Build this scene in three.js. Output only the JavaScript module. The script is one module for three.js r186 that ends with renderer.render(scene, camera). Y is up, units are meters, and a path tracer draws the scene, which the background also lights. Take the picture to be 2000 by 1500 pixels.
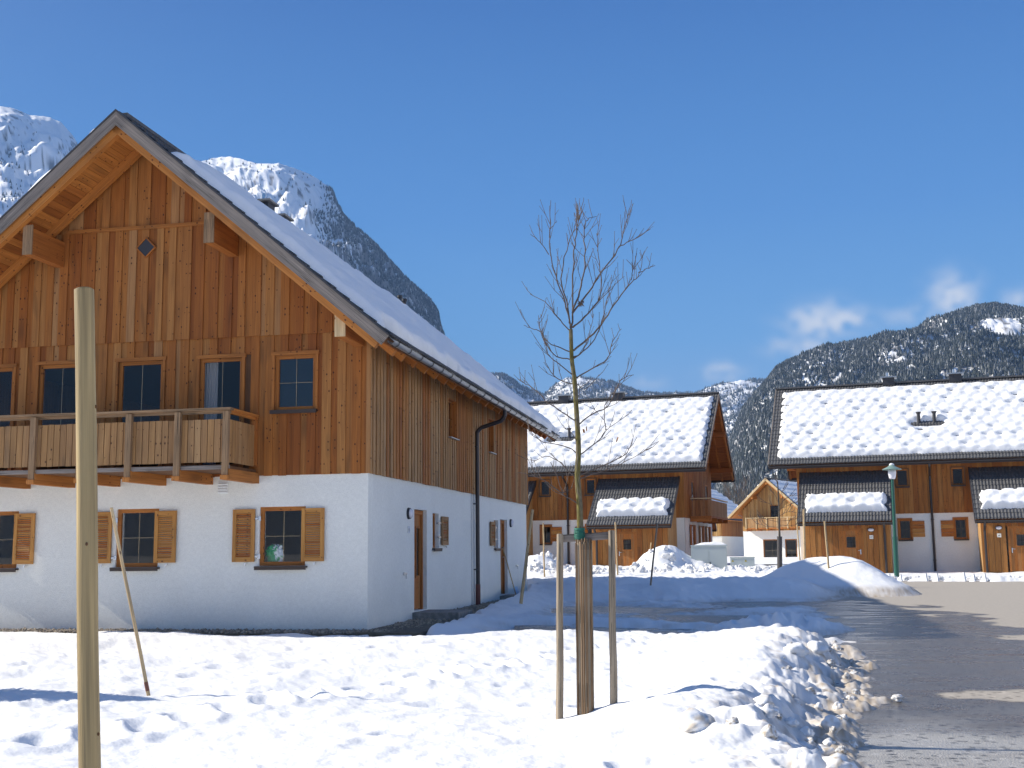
import * as THREE from 'three';
import { mergeGeometries, toCreasedNormals } from 'three/addons/utils/BufferGeometryUtils.js';
import { ImprovedNoise } from 'three/addons/math/ImprovedNoise.js';

// ---------- camera, sky, sun, exposure ----------
const scene = new THREE.Scene();
const camera = new THREE.PerspectiveCamera(36.22, 4 / 3, 0.1, 30000);
const PITCH = 0.1418, ROLL = -0.0109, FPX = 2295.05;
const cw = new THREE.Vector3(0, Math.sin(PITCH), -Math.cos(PITCH)), cu0 = new THREE.Vector3(0, Math.cos(PITCH), Math.sin(PITCH));
const cr = new THREE.Vector3(1, 0, 0).multiplyScalar(Math.cos(ROLL)).addScaledVector(cu0, Math.sin(ROLL));
const cu = cu0.clone().multiplyScalar(Math.cos(ROLL)).addScaledVector(new THREE.Vector3(1, 0, 0), -Math.sin(ROLL));
camera.position.set(0, 1.6, 0);
camera.quaternion.setFromRotationMatrix(new THREE.Matrix4().makeBasis(cr, cu, cw.clone().negate()));
scene.add(camera);
const renderer = new THREE.WebGLRenderer({ antialias: true });
renderer.toneMapping = THREE.LinearToneMapping;
renderer.toneMappingExposure = 1.52;
renderer.shadowMap.enabled = true;

const perlin = new ImprovedNoise();
const N3 = (x, y, z = 0) => perlin.noise(x, y, z);
const fbm = (x, y, z, o = 4) => { let s = 0, a = 1, t = 0; for (let i = 0; i < o; i++) { s += a * N3(x, y, z + i * 7.3); t += a; a *= 0.5; x *= 2.03; y *= 2.03; } return s / t; };
const clamp = (x, a = 0, b = 1) => Math.min(b, Math.max(a, x));
const sstep = (a, b, x) => { const t = clamp((x - a) / (b - a)); return t * t * (3 - 2 * t); };
const lerp = (a, b, t) => a + (b - a) * t;
let seed = 12345;
const rnd = () => { seed = (seed + 0x6D2B79F5) | 0; let t = Math.imul(seed ^ (seed >>> 15), 1 | seed); t = (t + Math.imul(t ^ (t >>> 7), 61 | t)) ^ t; return ((t ^ (t >>> 14)) >>> 0) / 4294967296; };
const rr = (a, b) => a + (b - a) * rnd();

const YAW1 = 0.1933;
const SUN_EL = 33.8 * Math.PI / 180, GRAZE = 0.045;
const fx = new THREE.Vector3(Math.cos(YAW1), 0, Math.sin(YAW1)), fz = new THREE.Vector3(-Math.sin(YAW1), 0, Math.cos(YAW1));
const sunTravel = fx.clone().multiplyScalar(Math.sqrt(1 - GRAZE * GRAZE)).addScaledVector(fz, -GRAZE).multiplyScalar(Math.cos(SUN_EL));
sunTravel.y = -Math.sin(SUN_EL);
const sun = new THREE.DirectionalLight(new THREE.Color(1.0, 0.93, 0.80), 5.0);
sun.target.position.set(6, 0, -32);
sun.position.copy(sun.target.position).addScaledVector(sunTravel, -150);
sun.castShadow = true;
sun.shadow.mapSize.set(4096, 4096);
Object.assign(sun.shadow.camera, { left: -60, right: 60, top: 60, bottom: -60, near: 1, far: 400 });
scene.add(sun, sun.target);

{ // the sky: clear winter blue with a few thin clouds over the far ridge
  const W = 1600, Hh = 800, data = new Float32Array(W * Hh * 4);
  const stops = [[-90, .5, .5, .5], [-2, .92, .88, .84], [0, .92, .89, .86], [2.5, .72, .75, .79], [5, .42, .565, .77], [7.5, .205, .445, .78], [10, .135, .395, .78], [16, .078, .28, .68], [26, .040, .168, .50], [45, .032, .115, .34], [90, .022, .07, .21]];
  const toAE = (px, py) => { const d = cw.clone().multiplyScalar(FPX).addScaledVector(cr, px - 1000).addScaledVector(cu, 750 - py).normalize(); return [Math.atan2(d.x, -d.z), Math.asin(d.y)]; };
  const clouds = [[1620, 628, 78, 34, .75], [1530, 672, 48, 20, .32], [1585, 680, 36, 20, .6], [1862, 580, 44, 44, .85], [1790, 615, 90, 20, .3], [1410, 728, 42, 20, .55], [1870, 640, 60, 15, .5], [1990, 590, 30, 30, .5], [1260, 748, 40, 14, .25], [2200, 560, 130, 40, .7], [-260, 640, 120, 30, .4]].map(([x, y, a, b, s]) => [...toAE(x, y), a * .74 / FPX, b * .74 / FPX, s]);
  const sd = sunTravel.clone().negate();
  for (let j = 0; j < Hh; j++) for (let i = 0; i < W; i++) {
    const el = ((j + .5) / Hh - .5) * Math.PI, th = ((i + .5) / W - .5) * 2 * Math.PI;
    const dx = Math.cos(el) * Math.cos(th), dy = Math.sin(el), dz = Math.cos(el) * Math.sin(th), deg = el * 180 / Math.PI;
    if (deg < -4) { const o = (j * W + i) * 4; data[o] = .26; data[o + 1] = .34; data[o + 2] = .45; data[o + 3] = 1; continue; }
    let k = 1; while (k < stops.length - 1 && stops[k][0] < deg) k++;
    const A = stops[k - 1], B = stops[k], t = clamp((deg - A[0]) / (B[0] - A[0]));
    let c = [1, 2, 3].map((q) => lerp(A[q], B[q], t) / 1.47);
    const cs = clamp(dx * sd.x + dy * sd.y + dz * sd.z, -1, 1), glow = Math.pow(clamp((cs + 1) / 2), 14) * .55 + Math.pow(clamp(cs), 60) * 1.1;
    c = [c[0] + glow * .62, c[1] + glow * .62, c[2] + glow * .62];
    const az = Math.atan2(dx, -dz);
    if (deg > 0 && deg < 30) {
      let m = 0; const wob = fbm(az * 26, el * 40, 3.1, 4), wb2 = fbm(az * 30 + 9, el * 46, 8, 3), wb3 = sstep(.12, .62, .5 + fbm(az * 80, el * 120, 5, 5) * 1.3);
      for (const [ca, ce, ra, re, s] of clouds) { const u = (az - ca) / ra + wob * .8, v = (el - ce) / re + wb2 * .9, q = u * u + v * v; if (q < 6) m = Math.max(m, s * Math.exp(-q * .9) * wb3); }
      c = c.map((x, q) => lerp(x, [.58, .60, .63][q], clamp(m * 1.7, 0, .92)));
    }
    const o = (j * W + i) * 4; data[o] = c[0]; data[o + 1] = c[1]; data[o + 2] = c[2]; data[o + 3] = 1;
  }
  const tex = new THREE.DataTexture(data, W, Hh, THREE.RGBAFormat, THREE.FloatType);
  tex.mapping = THREE.EquirectangularReflectionMapping; tex.magFilter = THREE.LinearFilter; tex.minFilter = THREE.LinearFilter; tex.wrapS = THREE.RepeatWrapping; tex.needsUpdate = true;
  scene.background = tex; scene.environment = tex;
}

// ---------- textures and materials ----------
function dataTex(w, h, fn, { srgb = false, su = 1, sv = 1, mirror = false } = {}) {
  const d = new Uint8Array(w * h * 4);
  for (let j = 0; j < h; j++) for (let i = 0; i < w; i++) { const c = fn(i / w, j / h, i, j), o = (j * w + i) * 4; d[o] = clamp(c[0]) * 255; d[o + 1] = clamp(c[1]) * 255; d[o + 2] = clamp(c[2]) * 255; d[o + 3] = 255; }
  const t = new THREE.DataTexture(d, w, h); t.magFilter = THREE.LinearFilter; t.minFilter = THREE.LinearMipmapLinearFilter; t.generateMipmaps = true;
  t.wrapS = t.wrapT = mirror ? THREE.MirroredRepeatWrapping : THREE.RepeatWrapping; t.repeat.set(1 / su, 1 / sv); if (srgb) t.colorSpace = THREE.SRGBColorSpace; t.needsUpdate = true; return t;
}
const knots = []; for (let i = 0; i < 26; i++) knots.push([rnd() * .64, rnd() * 2.56, rr(.005, .014)]);
const woodHeight = (x, y) => { // metres
  let w = 0; for (const [kx, ky, kr] of knots) { const dx = x - kx, dy = (y - ky) * .55, q = (dx * dx + dy * dy) / (kr * kr); if (q < 60) w += Math.sign(dx || 1) * Math.exp(-q / 14) * kr * .9; }
  x += w; const a = N3(x * 55, y * 1.3, 1.7), b = N3(x * 150, y * 2.6, 4.2), c = N3(x * 9, y * .7, 9.1), e = N3(x * 320, y * 9, 2.2);
  return .5 + a * .3 + b * .22 + c * .25 + e * .12;
};
const woodMap = dataTex(320, 1024, (u, v) => {
  const x = u * .64, y = v * 2.56, h = woodHeight(x, y); let r = .74 + h * .3, g = .70 + h * .34, b = .66 + h * .36;
  for (const [kx, ky, kr] of knots) { const dx = x - kx, dy = (y - ky) * .75, q = Math.sqrt(dx * dx + dy * dy) / kr; if (q < 1.5) { const k = 1 - sstep(.7, 1.5, q); r *= 1 - .5 * k; g *= 1 - .58 * k; b *= 1 - .6 * k; } }
  const stain = sstep(.1, .5, N3(x * 6, y * 1.1, 20)) * .12; return [r - stain, g - stain * .9, b - stain * .7];
}, { srgb: true, su: .64, sv: 2.56, mirror: true });
const woodBump = dataTex(320, 512, (u, v) => { const h = woodHeight(u * .64, v * 2.56); return [h, h, h]; }, { su: .64, sv: 2.56, mirror: true });
const greyMap = dataTex(256, 1024, (u, v) => {
  const x = u * .5, y = v * 2.5, h = .5 + N3(x * 70, y * 1.2, 3) * .35 + N3(x * 200, y * 4, 6) * .3 + N3(x * 8, y * .8, 1) * .35; const cr_ = N3(x * 90, y * 1.6, 14) > .42 ? .6 : 1;
  return [(.62 + h * .4) * cr_, (.62 + h * .38) * cr_, (.61 + h * .37) * cr_];
}, { srgb: true, su: .5, sv: 2.5, mirror: true });
const grainMap = dataTex(128, 512, (u, v) => { const x = u * .3, y = v * 2, h = .86 + N3(x * 60, y * 1.2, 3) * .14 + N3(x * 160, y * 3, 6) * .1 + N3(x * 6, y * 1.4, 1) * .14; return [h, h * .985, h * .95]; }, { srgb: true, su: .3, sv: 2, mirror: true });
const stuccoBump = dataTex(512, 512, (u, v) => { const h = .5 + N3(u * 70, v * 70, 1) * .5 + N3(u * 160, v * 160, 2) * .35; return [h, h, h]; }, { su: 1.1, sv: 1.1, mirror: true });
const stuccoMap = dataTex(512, 512, (u, v) => { const h = .965 + N3(u * 5, v * 4, 7) * .02 + N3(u * 40, v * 40, 3) * .02 + N3(u * 120, v * 120, 3) * .03; return [h, h, h * .995]; }, { srgb: true, su: 3.1, sv: 3.1, mirror: true });
const snowBump = dataTex(512, 512, (u, v) => { const h = .5 + N3(u * 12, v * 12, 1) * .4 + N3(u * 40, v * 40, 2) * .16 + N3(u * 110, v * 110, 5) * .08; return [h, h, h]; }, { su: 2.3, sv: 2.3, mirror: true });
const plainNoise = dataTex(256, 256, (u, v) => { const h = .84 + N3(u * 9, v * 9, 1) * .16 + N3(u * 60, v * 60, 2) * .14; return [h, h, h]; }, { srgb: true, su: .9, sv: .9, mirror: true });
const V = (x, y, z) => new THREE.Vector3(x, y, z);
const L = (r, g, b) => new THREE.Color().setRGB(r, g, b);
const M = {};
const std = (name, color, o = {}) => (M[name] = new THREE.MeshStandardMaterial({ name, color, roughness: .8, ...o }));
const woodO = { map: woodMap, bumpMap: woodBump, bumpScale: .0025, roughness: .78 };
const larch = [[.42, .145, .024], [.37, .120, .018], [.45, .168, .032], [.32, .096, .013], [.44, .175, .040], [.48, .21, .055], [.48, .24, .09]].map((c, i) => std('larch' + i, L(...c), woodO));
const larchPale = [[.48, .275, .122], [.45, .25, .10], [.50, .30, .14], [.42, .235, .10], [.49, .27, .108]].map((c, i) => std('larch_pale' + i, L(...c), woodO));
const larchRed = [[.40, .17, .055], [.34, .135, .04], [.45, .21, .08], [.38, .19, .085]].map((c, i) => std('larch_red' + i, L(...c), woodO));
std('woodvc', L(1, 1, 1), { ...woodO, vertexColors: true });
std('orange', L(.58, .225, .045), woodO); std('orange2', L(.50, .175, .032), woodO); std('shutter', L(.60, .29, .075), woodO); std('frame', L(.48, .18, .036), woodO);
std('backing', L(.20, .095, .04), woodO); std('pale', L(.70, .53, .31), woodO); std('doorwood', L(.46, .20, .06), woodO);
std('grey', L(.36, .31, .275), { map: greyMap, roughness: .85 }); std('greyPost', L(.50, .41, .305), { map: greyMap, roughness: .85 }); std('tan', L(.52, .405, .22), { map: woodMap, roughness: .7 }); std('peeled', L(.45, .335, .165), { map: grainMap, bumpMap: woodBump, bumpScale: .003, roughness: .65 }); std('rail', L(.42, .265, .145), { map: greyMap, roughness: .85 });
std('stucco', L(.875, .87, .82), { map: stuccoMap, bumpMap: stuccoBump, bumpScale: .006, roughness: .95 });
std('dark', L(.035, .035, .04), { roughness: .5 }); std('sill', L(.055, .035, .025), { roughness: .55 }); std('zinc', L(.33, .35, .37), { roughness: .4, metalness: .75 }); std('pipe', L(.045, .038, .038), { roughness: .4, metalness: .3 });
std('tile', L(.125, .125, .13), { map: plainNoise, roughness: .62 });
std('room', L(.16, .15, .145), { roughness: .95 }); std('curtain', L(.30, .29, .28), { roughness: .95 });
std('white', L(.78, .79, .78), { roughness: .4 }); std('steel', L(.6, .6, .6), { roughness: .25, metalness: 1 }); std('lampglass', L(.72, .70, .74), { roughness: .25 });
std('cabinet', L(.50, .54, .51), { roughness: .5 }); std('green', L(.012, .085, .06), { roughness: .4 });
std('concrete', L(.38, .36, .33), { map: plainNoise, roughness: .95 });
M.glass = new THREE.MeshPhysicalMaterial({ name: 'glass', color: 0xffffff, transmission: 1, roughness: 0.0, ior: 1.5, thickness: 0 });
std('snow', L(.84, .845, .855), { bumpMap: snowBump, bumpScale: .012, roughness: .8 });
std('snowvc', L(1, 1, 1), { bumpMap: snowBump, bumpScale: .014, roughness: .8, vertexColors: true });

// ---------- geometry helpers ----------
class Bag { // collects pieces into one geometry, uv in metres (v along the grain)
  constructor() { this.p = []; this.n = []; this.u = []; this.c = []; this.useC = false; }
  add(g, m, col) {
    g = g.index ? g.toNonIndexed() : g; if (m) { g = g.clone(); g.applyMatrix4(m); }
    const P = g.attributes.position.array, Nn = g.attributes.normal.array, U = g.attributes.uv?.array;
    for (let i = 0; i < P.length; i++) { this.p.push(P[i]); this.n.push(Nn[i]); }
    for (let i = 0; i < P.length / 3; i++) { this.u.push(U ? U[2 * i] : 0, U ? U[2 * i + 1] : 0); }
    if (col) this.useC = true;
    for (let i = 0; i < P.length / 3; i++) { if (col) this.c.push(col[0], col[1], col[2]); else this.c.push(1, 1, 1); }
    return this;
  }
  box(cx, cy, cz, w, h, d, { grain = 'y', rot = null, col = null } = {}) {
    const g = boxGeo(w, h, d, grain), m = new THREE.Matrix4(); if (rot) m.makeRotationFromEuler(new THREE.Euler(...rot)); m.setPosition(cx, cy, cz); return this.add(g, m, col);
  }
  bar(a, b, w, h, o = {}) { // a box from point a to point b, w across, h in the up direction
    a = new THREE.Vector3(...a); b = new THREE.Vector3(...b); const z = b.clone().sub(a), l = z.length(); z.normalize();
    const upv = Math.abs(z.y) > .98 ? new THREE.Vector3(1, 0, 0) : new THREE.Vector3(0, 1, 0), x = upv.clone().cross(z).normalize(), y = z.clone().cross(x);
    return this.add(boxGeo(w, h, l, 'z'), new THREE.Matrix4().makeBasis(x, y, z).setPosition(a.add(b).multiplyScalar(.5)), o.col);
  }
  geo() {
    const g = new THREE.BufferGeometry(); g.setAttribute('position', new THREE.Float32BufferAttribute(this.p, 3)); g.setAttribute('normal', new THREE.Float32BufferAttribute(this.n, 3)); g.setAttribute('uv', new THREE.Float32BufferAttribute(this.u, 2));
    if (this.useC) g.setAttribute('color', new THREE.Float32BufferAttribute(this.c, 3)); return g;
  }
  mesh(name, mat, parent, kind) { return put(name, this.geo(), mat, parent, kind); }
}
function boxGeo(w, h, d, grain = 'y') {
  const g = new THREE.BoxGeometry(w, h, d), P = g.attributes.position, Nn = g.attributes.normal, U = g.attributes.uv, ou = rnd() * 7, ov = rnd() * 9;
  for (let i = 0; i < P.count; i++) {
    const c = [P.getX(i), P.getY(i), P.getZ(i)], n = [Math.abs(Nn.getX(i)), Math.abs(Nn.getY(i)), Math.abs(Nn.getZ(i))], gi = { x: 0, y: 1, z: 2 }[grain], fi = n.indexOf(Math.max(...n));
    let v, u; if (fi !== gi) { v = c[gi]; u = c[3 - gi - fi]; } else { const q = [0, 1, 2].filter((k) => k !== gi); u = c[q[0]]; v = c[q[1]]; }
    U.setXY(i, u + ou, v + ov);
  }
  return g;
}
const used = new Map();
const numbered = (n) => { const k = used.get(n) ?? 0; used.set(n, k + 1); return k ? n + '_' + String(k).padStart(3, '0') : n; };
function put(name, geo, mat, parent = scene, kind) {
  const m = new THREE.Mesh(geo, mat); m.name = parent === scene ? numbered(name) : name; m.castShadow = m.receiveShadow = true; parent.add(m); if (kind) m.userData.kind = kind; return m;
}
function thing(name, label, category, pos = [0, 0, 0], ry = 0, group) {
  const o = new THREE.Group(); o.name = numbered(name); o.position.set(...pos); o.rotation.y = ry; o.userData = { label, category }; if (group) o.userData.group = group; scene.add(o); return o;
}
function tag(o, label, category, group) { o.userData.label = label; o.userData.category = category; if (group) o.userData.group = group; return o; }
function part(name, parent, pos = [0, 0, 0], ry = 0) { const g = new THREE.Group(); g.name = name; g.position.set(...pos); g.rotation.y = ry; parent.add(g); return g; }
const pick = (a) => a[Math.floor(rnd() * a.length)];
function tubeGeo(pts, radii, seg = 7, cap = true) { // tapered tube through points
  const P = [], Nn = [], U = [], I = [], n = pts.length; let fr = null, len = 0;
  for (let i = 0; i < n; i++) {
    const a = pts[Math.max(0, i - 1)], b = pts[Math.min(n - 1, i + 1)], t = b.clone().sub(a).normalize(); if (i) len += pts[i].distanceTo(pts[i - 1]);
    if (!fr) fr = new THREE.Vector3(0, 0, 1).cross(t).lengthSq() > 1e-4 ? new THREE.Vector3(0, 0, 1) : new THREE.Vector3(1, 0, 0);
    const x = fr.clone().addScaledVector(t, -fr.dot(t)).normalize(), y = t.clone().cross(x); fr = x; const r = Array.isArray(radii) ? radii[i] : radii;
    for (let k = 0; k <= seg; k++) { const an = k / seg * Math.PI * 2, d = x.clone().multiplyScalar(Math.cos(an)).addScaledVector(y, Math.sin(an)); P.push(pts[i].x + d.x * r, pts[i].y + d.y * r, pts[i].z + d.z * r); Nn.push(d.x, d.y, d.z); U.push(k / seg * r * 6.28, len); }
  }
  for (let i = 0; i < n - 1; i++) for (let k = 0; k < seg; k++) { const a = i * (seg + 1) + k, b = a + seg + 1; I.push(a, a + 1, b, b, a + 1, b + 1); }
  if (cap) for (const e of [0, n - 1]) { const c = P.length / 3, t = pts[e].clone().sub(pts[e ? e - 1 : 1]).normalize(); P.push(pts[e].x, pts[e].y, pts[e].z); Nn.push(t.x, t.y, t.z); U.push(0, 0); const r = Array.isArray(radii) ? radii[e] : radii; for (let k = 0; k <= seg; k++) { const q = (e * (seg + 1) + k) * 3; P.push(P[q], P[q + 1], P[q + 2]); Nn.push(t.x, t.y, t.z); U.push(Math.cos(k) * r, Math.sin(k) * r); } for (let k = 0; k < seg; k++) e ? I.push(c, c + 1 + k, c + 2 + k) : I.push(c, c + 2 + k, c + 1 + k); }
  const g = new THREE.BufferGeometry(); g.setAttribute('position', new THREE.Float32BufferAttribute(P, 3)); g.setAttribute('normal', new THREE.Float32BufferAttribute(Nn, 3)); g.setAttribute('uv', new THREE.Float32BufferAttribute(U, 2)); g.setIndex(I); return g;
}
function panelGeo(outline, holes, thick) { // a wall in the xy plane, its face at z = 0, with openings
  const s = new THREE.Shape(outline.map(([x, y]) => new THREE.Vector2(x, y)));
  for (const [x0, y0, x1, y1] of holes) s.holes.push(new THREE.Path([[x0, y0], [x0, y1], [x1, y1], [x1, y0]].map(([x, y]) => new THREE.Vector2(x, y))));
  return new THREE.ExtrudeGeometry(s, { depth: thick, bevelEnabled: false }).translate(0, 0, -thick);
}
function gridGeo(nu, nv, fn, colorFn) { // fn(i/nu, j/nv) -> [x, y, z, u, v]
  const P = new Float32Array((nu + 1) * (nv + 1) * 3), U = new Float32Array((nu + 1) * (nv + 1) * 2), C = colorFn ? new Float32Array((nu + 1) * (nv + 1) * 3) : null, I = new Uint32Array(nu * nv * 6);
  for (let j = 0, k = 0; j <= nv; j++) for (let i = 0; i <= nu; i++, k++) { const q = fn(i / nu, j / nv, i, j); P[3 * k] = q[0]; P[3 * k + 1] = q[1]; P[3 * k + 2] = q[2]; U[2 * k] = q[3] ?? q[0]; U[2 * k + 1] = q[4] ?? q[2]; if (C) { const c = colorFn(q, i / nu, j / nv); C[3 * k] = c[0]; C[3 * k + 1] = c[1]; C[3 * k + 2] = c[2]; } }
  for (let j = 0, k = 0; j < nv; j++) for (let i = 0; i < nu; i++) { const a = j * (nu + 1) + i, b = a + 1, c = a + nu + 1, d = c + 1; I[k++] = a; I[k++] = b; I[k++] = c; I[k++] = b; I[k++] = d; I[k++] = c; }
  const g = new THREE.BufferGeometry(); g.setAttribute('position', new THREE.BufferAttribute(P, 3)); g.setAttribute('uv', new THREE.BufferAttribute(U, 2)); if (C) g.setAttribute('color', new THREE.BufferAttribute(C, 3)); g.setIndex(new THREE.BufferAttribute(I, 1)); g.computeVertexNormals(); return g;
}

// ---------- the ground: snow, road ----------
const GS = 0.0062, gnd = (d) => GS * clamp(d, 0, 90);
const pl = (tab, x) => { if (x <= tab[0][0]) return tab[0][1]; for (let i = 1; i < tab.length; i++) if (x <= tab[i][0]) return lerp(tab[i - 1][1], tab[i][1], (x - tab[i - 1][0]) / (tab[i][0] - tab[i - 1][0])); return tab[tab.length - 1][1]; };
const roadEdge = [[0, 2.0], [7, 2.36], [8.6, 2.48], [9.3, 2.6], [10.8, 3.08], [12.9, 3.8], [15.5, 4.5], [18.4, 5.15], [20, 5.5]];
const parkFront = (x) => 20.9 - .44 * (x + .5);               // where the lawn's bank ends and the parking bay begins
const H1C = [-2.737, 0.15, -22.228];
const toH1 = (x, z) => { const dx = x - H1C[0], dz = z - H1C[2]; return [dx * fx.x + dz * fx.z, dx * fz.x + dz * fz.z]; };
const dents = []; for (let i = 0; i < 130; i++) { const d = rr(7.5, 20), x = rr(-.46, .3) * d; dents.push([x, d, rr(.08, .2), rr(.015, .05)]); }
for (let i = 0; i < 46; i++) { const t = i / 46, d = lerp(9.4, 18.6, t); dents.push([lerp(-3.6, 2.6, t) + (i % 2 ? .13 : -.13) + rr(-.06, .06), d, .14, .07]); }
const dentGrid = new Map(); for (const q of dents) { const k = Math.floor(q[0]) + ',' + Math.floor(q[1]); for (let a = -1; a <= 1; a++) for (let b = -1; b <= 1; b++) { const kk = (Math.floor(q[0]) + a) + ',' + (Math.floor(q[1]) + b); if (!dentGrid.has(kk)) dentGrid.set(kk, []); dentGrid.get(kk).push(q); } }
const bump = (x, d, cx, cd, rx, rd, h, p = 1.0) => { const q = ((x - cx) / rx) ** 2 + ((d - cd) / rd) ** 2; return h * Math.exp(-Math.pow(q, p)); };
const pileH = (x, d) => {
  const n = fbm(x * 1.1, d * .8, 2, 3) * .18;
  let h = bump(x, d, 10.0, 38.4, 1.7, 3.0, .93, 1.2) + bump(x, d, 10.75, 36.4, 1.0, 1.9, .34) + bump(x, d, 8.3, 39.5, 1.6, 2.2, .18);
  return h * (1 + n * .7) + (h > .04 ? n * .22 * Math.min(1, h * 2) : 0);
};
// the far side of the roadway, and the strip of snow before the row house
const farEdge = (x) => 47.4 - .42 * (x - 13.3) * (x > 13.3 ? 1 : .4);
function snowInfo(x, d) { // height of the snow surface above the ground; below zero where it is cleared
  const [hx, hz] = toH1(x, -d);
  const low = fbm(x * .45, d * .4, 1, 2), mid = fbm(x * 1.7 + 4, d * 1.5, 3, 3), fine = fbm(x * 6, d * 5.5, 6, 3);
  const cr1 = 1 - Math.abs(N3(x * 3.1, d * 2.6, 11)) * 2, cr2 = 1 - Math.abs(N3(x * 7.3, d * 6.6, 15)) * 2; // melt crust
  let h, dirt = 0;
  const re = pl(roadEdge, d) + N3(d * 1.3, 3.3, 1) * .22 + N3(d * 4, 1.3, 6) * .1, pf = parkFront(x) + N3(x * .9, 7, 2) * .35;
  const lawn = () => {
    let q = .125 + low * .11 + mid * .04 + fine * .013 + Math.max(0, cr1) * .016 * sstep(-.1, .4, low + .2) + Math.max(0, cr2) * .005; q -= .07 * sstep(15, 20, d) * sstep(1, -2, x);
    q += bump(x, d, .2, 18.2, 2.2, 1.6, .10) + bump(x, d, 2.6, 15.0, 1.5, 3.2, .10) + bump(x, d, 3.6, 16.2, .8, 1.5, .07) + bump(x, d, 1.9, 8.4, .8, 1.5, .12);
    q += bump(x, d, .6, 9.9, 1.5, .9, .05);
    const dl = dentGrid.get(Math.floor(x) + ',' + Math.floor(d)); if (dl) for (const [dx, dd, r, dep] of dl) { const e = ((x - dx) ** 2 + ((d - dd) * .8) ** 2) / (r * r); if (e < 6) q += -dep * Math.exp(-e) + dep * .4 * Math.exp(-((Math.sqrt(e) - 1.5) ** 2) * 5); }
    return q;
  };
  const distRoad = re - x;
  if (d < pf && distRoad > -1.2 && hz > -.2 - 9 * (hx < 0 ? 0 : 1)) {
    const bank = sstep(-.05, .95, distRoad + fbm(x * 1.3, d * 1.2, 19, 2) * .35), rough = Math.exp(-(((distRoad - .55) / .6) ** 2));
    const ln = lawn() + .17 * Math.exp(-(((distRoad - 1.25) / .8) ** 2)) * (1 - .6 * sstep(14, 18, d)), w1 = fbm(x * 2.3, d * 2.1, 21, 4), w2 = fbm(x * 6.5, d * 6, 23, 3);
    h = lerp(-.10, ln, bank) + rough * (.02 + .30 * Math.max(0, w1 + .06) + .07 * Math.max(0, w2)) + Math.exp(-(((distRoad - .06) / .24) ** 2)) * (.10 + .05 * w2);
    dirt = clamp(Math.exp(-Math.max(0, distRoad - .2) / .28) * (1.1 + fbm(x * 4, d * 4, 31, 3) * 1.5) + rough * .7 * sstep(.02, .3, fbm(x * 5, d * 4, 27, 3)));
    const pe = pf - d; // falls to the parking bay
    const f = sstep(-.1, .9, pe); h = lerp(hx > .2 && x < 2.2 ? h : -.02 + .05 * mid, h, f);
  } else h = -.1;
  // parking bay: packed slush with ruts
  if (d >= pf - .2 && d < 36.5) {
    const rut = N3(x * .2 + 3, (d + x * .12) * .42, 41) * .9 + N3(x * .4, (d + x * .12) * 1.3, 43) * .35, rough = fbm(x * 2.4, d * 2.6, 47, 3);
    let q = .008 + rut * .26 + rough * .10;
    const cleared = sstep(-.6, 1.0, x - (pl(roadEdge, 18.4) + (d - 18.4) * .20 + N3(d * .7, 8, 3) * .5));
    q = lerp(q, -.1, cleared * (1 - .0));
    q += bump(x, d, 4.6, 21.6, .9, .8, .22) * (1 + rough * 2) * (1 - cleared);
    const toHouse = 1 - sstep(.9, 3.0, hx), n2 = fbm(x * .8, d * .7, 51, 3); // deeper snow lies against the house
    q = lerp(q, .22 + n2 * .1 + mid * .05 + fine * .015, toHouse);
    q = lerp(q, .47 + low * .12 + mid * .10, sstep(31.2, 34.8, d + N3(x * .6, 5, 9) * 1.2) * (1 - sstep(8.2, 10.2, x)));
    const k = sstep(-.2, .5, d - pf); h = lerp(h, q, k); dirt = lerp(dirt, clamp(.35 + rough * .8) * (1 - toHouse) * sstep(.0, -.05, q - .1) + cleared * .6, k);
  }
  if (d >= 35.5) {
    let q = .40 + low * .14 + mid * .10 + fine * .03 + Math.max(0, cr1) * .05;
    const fe = farEdge(x) + N3(x * .8, 3, 4) * .5, onRoad = x > 11.4 + (d - 35.7) * .22 + N3(d * .6, 2, 8) * .4 && d < fe;
    const dr = Math.min(x - (11.4 + (d - 35.7) * .22), fe - d);
    if (onRoad) q = lerp(q, -.1, sstep(-.1, .35, dr)); else if (x > 12 && d > fe) { const s = d - fe; q = (.06 + .16 * Math.max(0, fbm(x * .5, d * .5, 61, 2)) + .05 * fbm(x * 1.3, d * .9, 62, 2)) * sstep(0, .8, s) - .03; dirt = .85 * Math.exp(-s / .6) + .35 * sstep(.1, .4, fbm(x * 2, d * 2, 63, 3)); }
    q += bump(x, d, 1.0, 50.5, 1.1, 1.4, .72) + bump(x, d, 6.3, 51.5, 1.0, 1.3, .92, 1.4) + bump(x, d, 7.6, 51.6, 1.0, 1.2, .42, 1.4) + (x > 2 && x < 13 ? Math.max(0, fbm(x * 1.5, d * 1.3, 71, 4)) * .35 * bump(x, d, 9.5, 49, 4, 3, 1) : 0);
    if (x > 8 && x < 13) dirt = Math.max(dirt, .85 * bump(x, d, 10.9, 50.2, 2.2, 1.2, 1) * sstep(-.05, .3, fbm(x * 3, d * 3, 66, 3)));
    h = lerp(h, q, sstep(35.5, 36.3, d));
  }
  if (d > 30 && d < 48) { const ph = pileH(x, d); if (ph > .02) { h = Math.max(h, lerp(h, .1, sstep(.02, .2, ph)) + ph - .05); dirt = Math.max(dirt * (1 - sstep(.1, .3, ph)), .8 * sstep(.32, .05, ph) * sstep(8.5, 10, x) * (.5 + fbm(x * 4, d * 3, 81, 3))); } }
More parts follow.
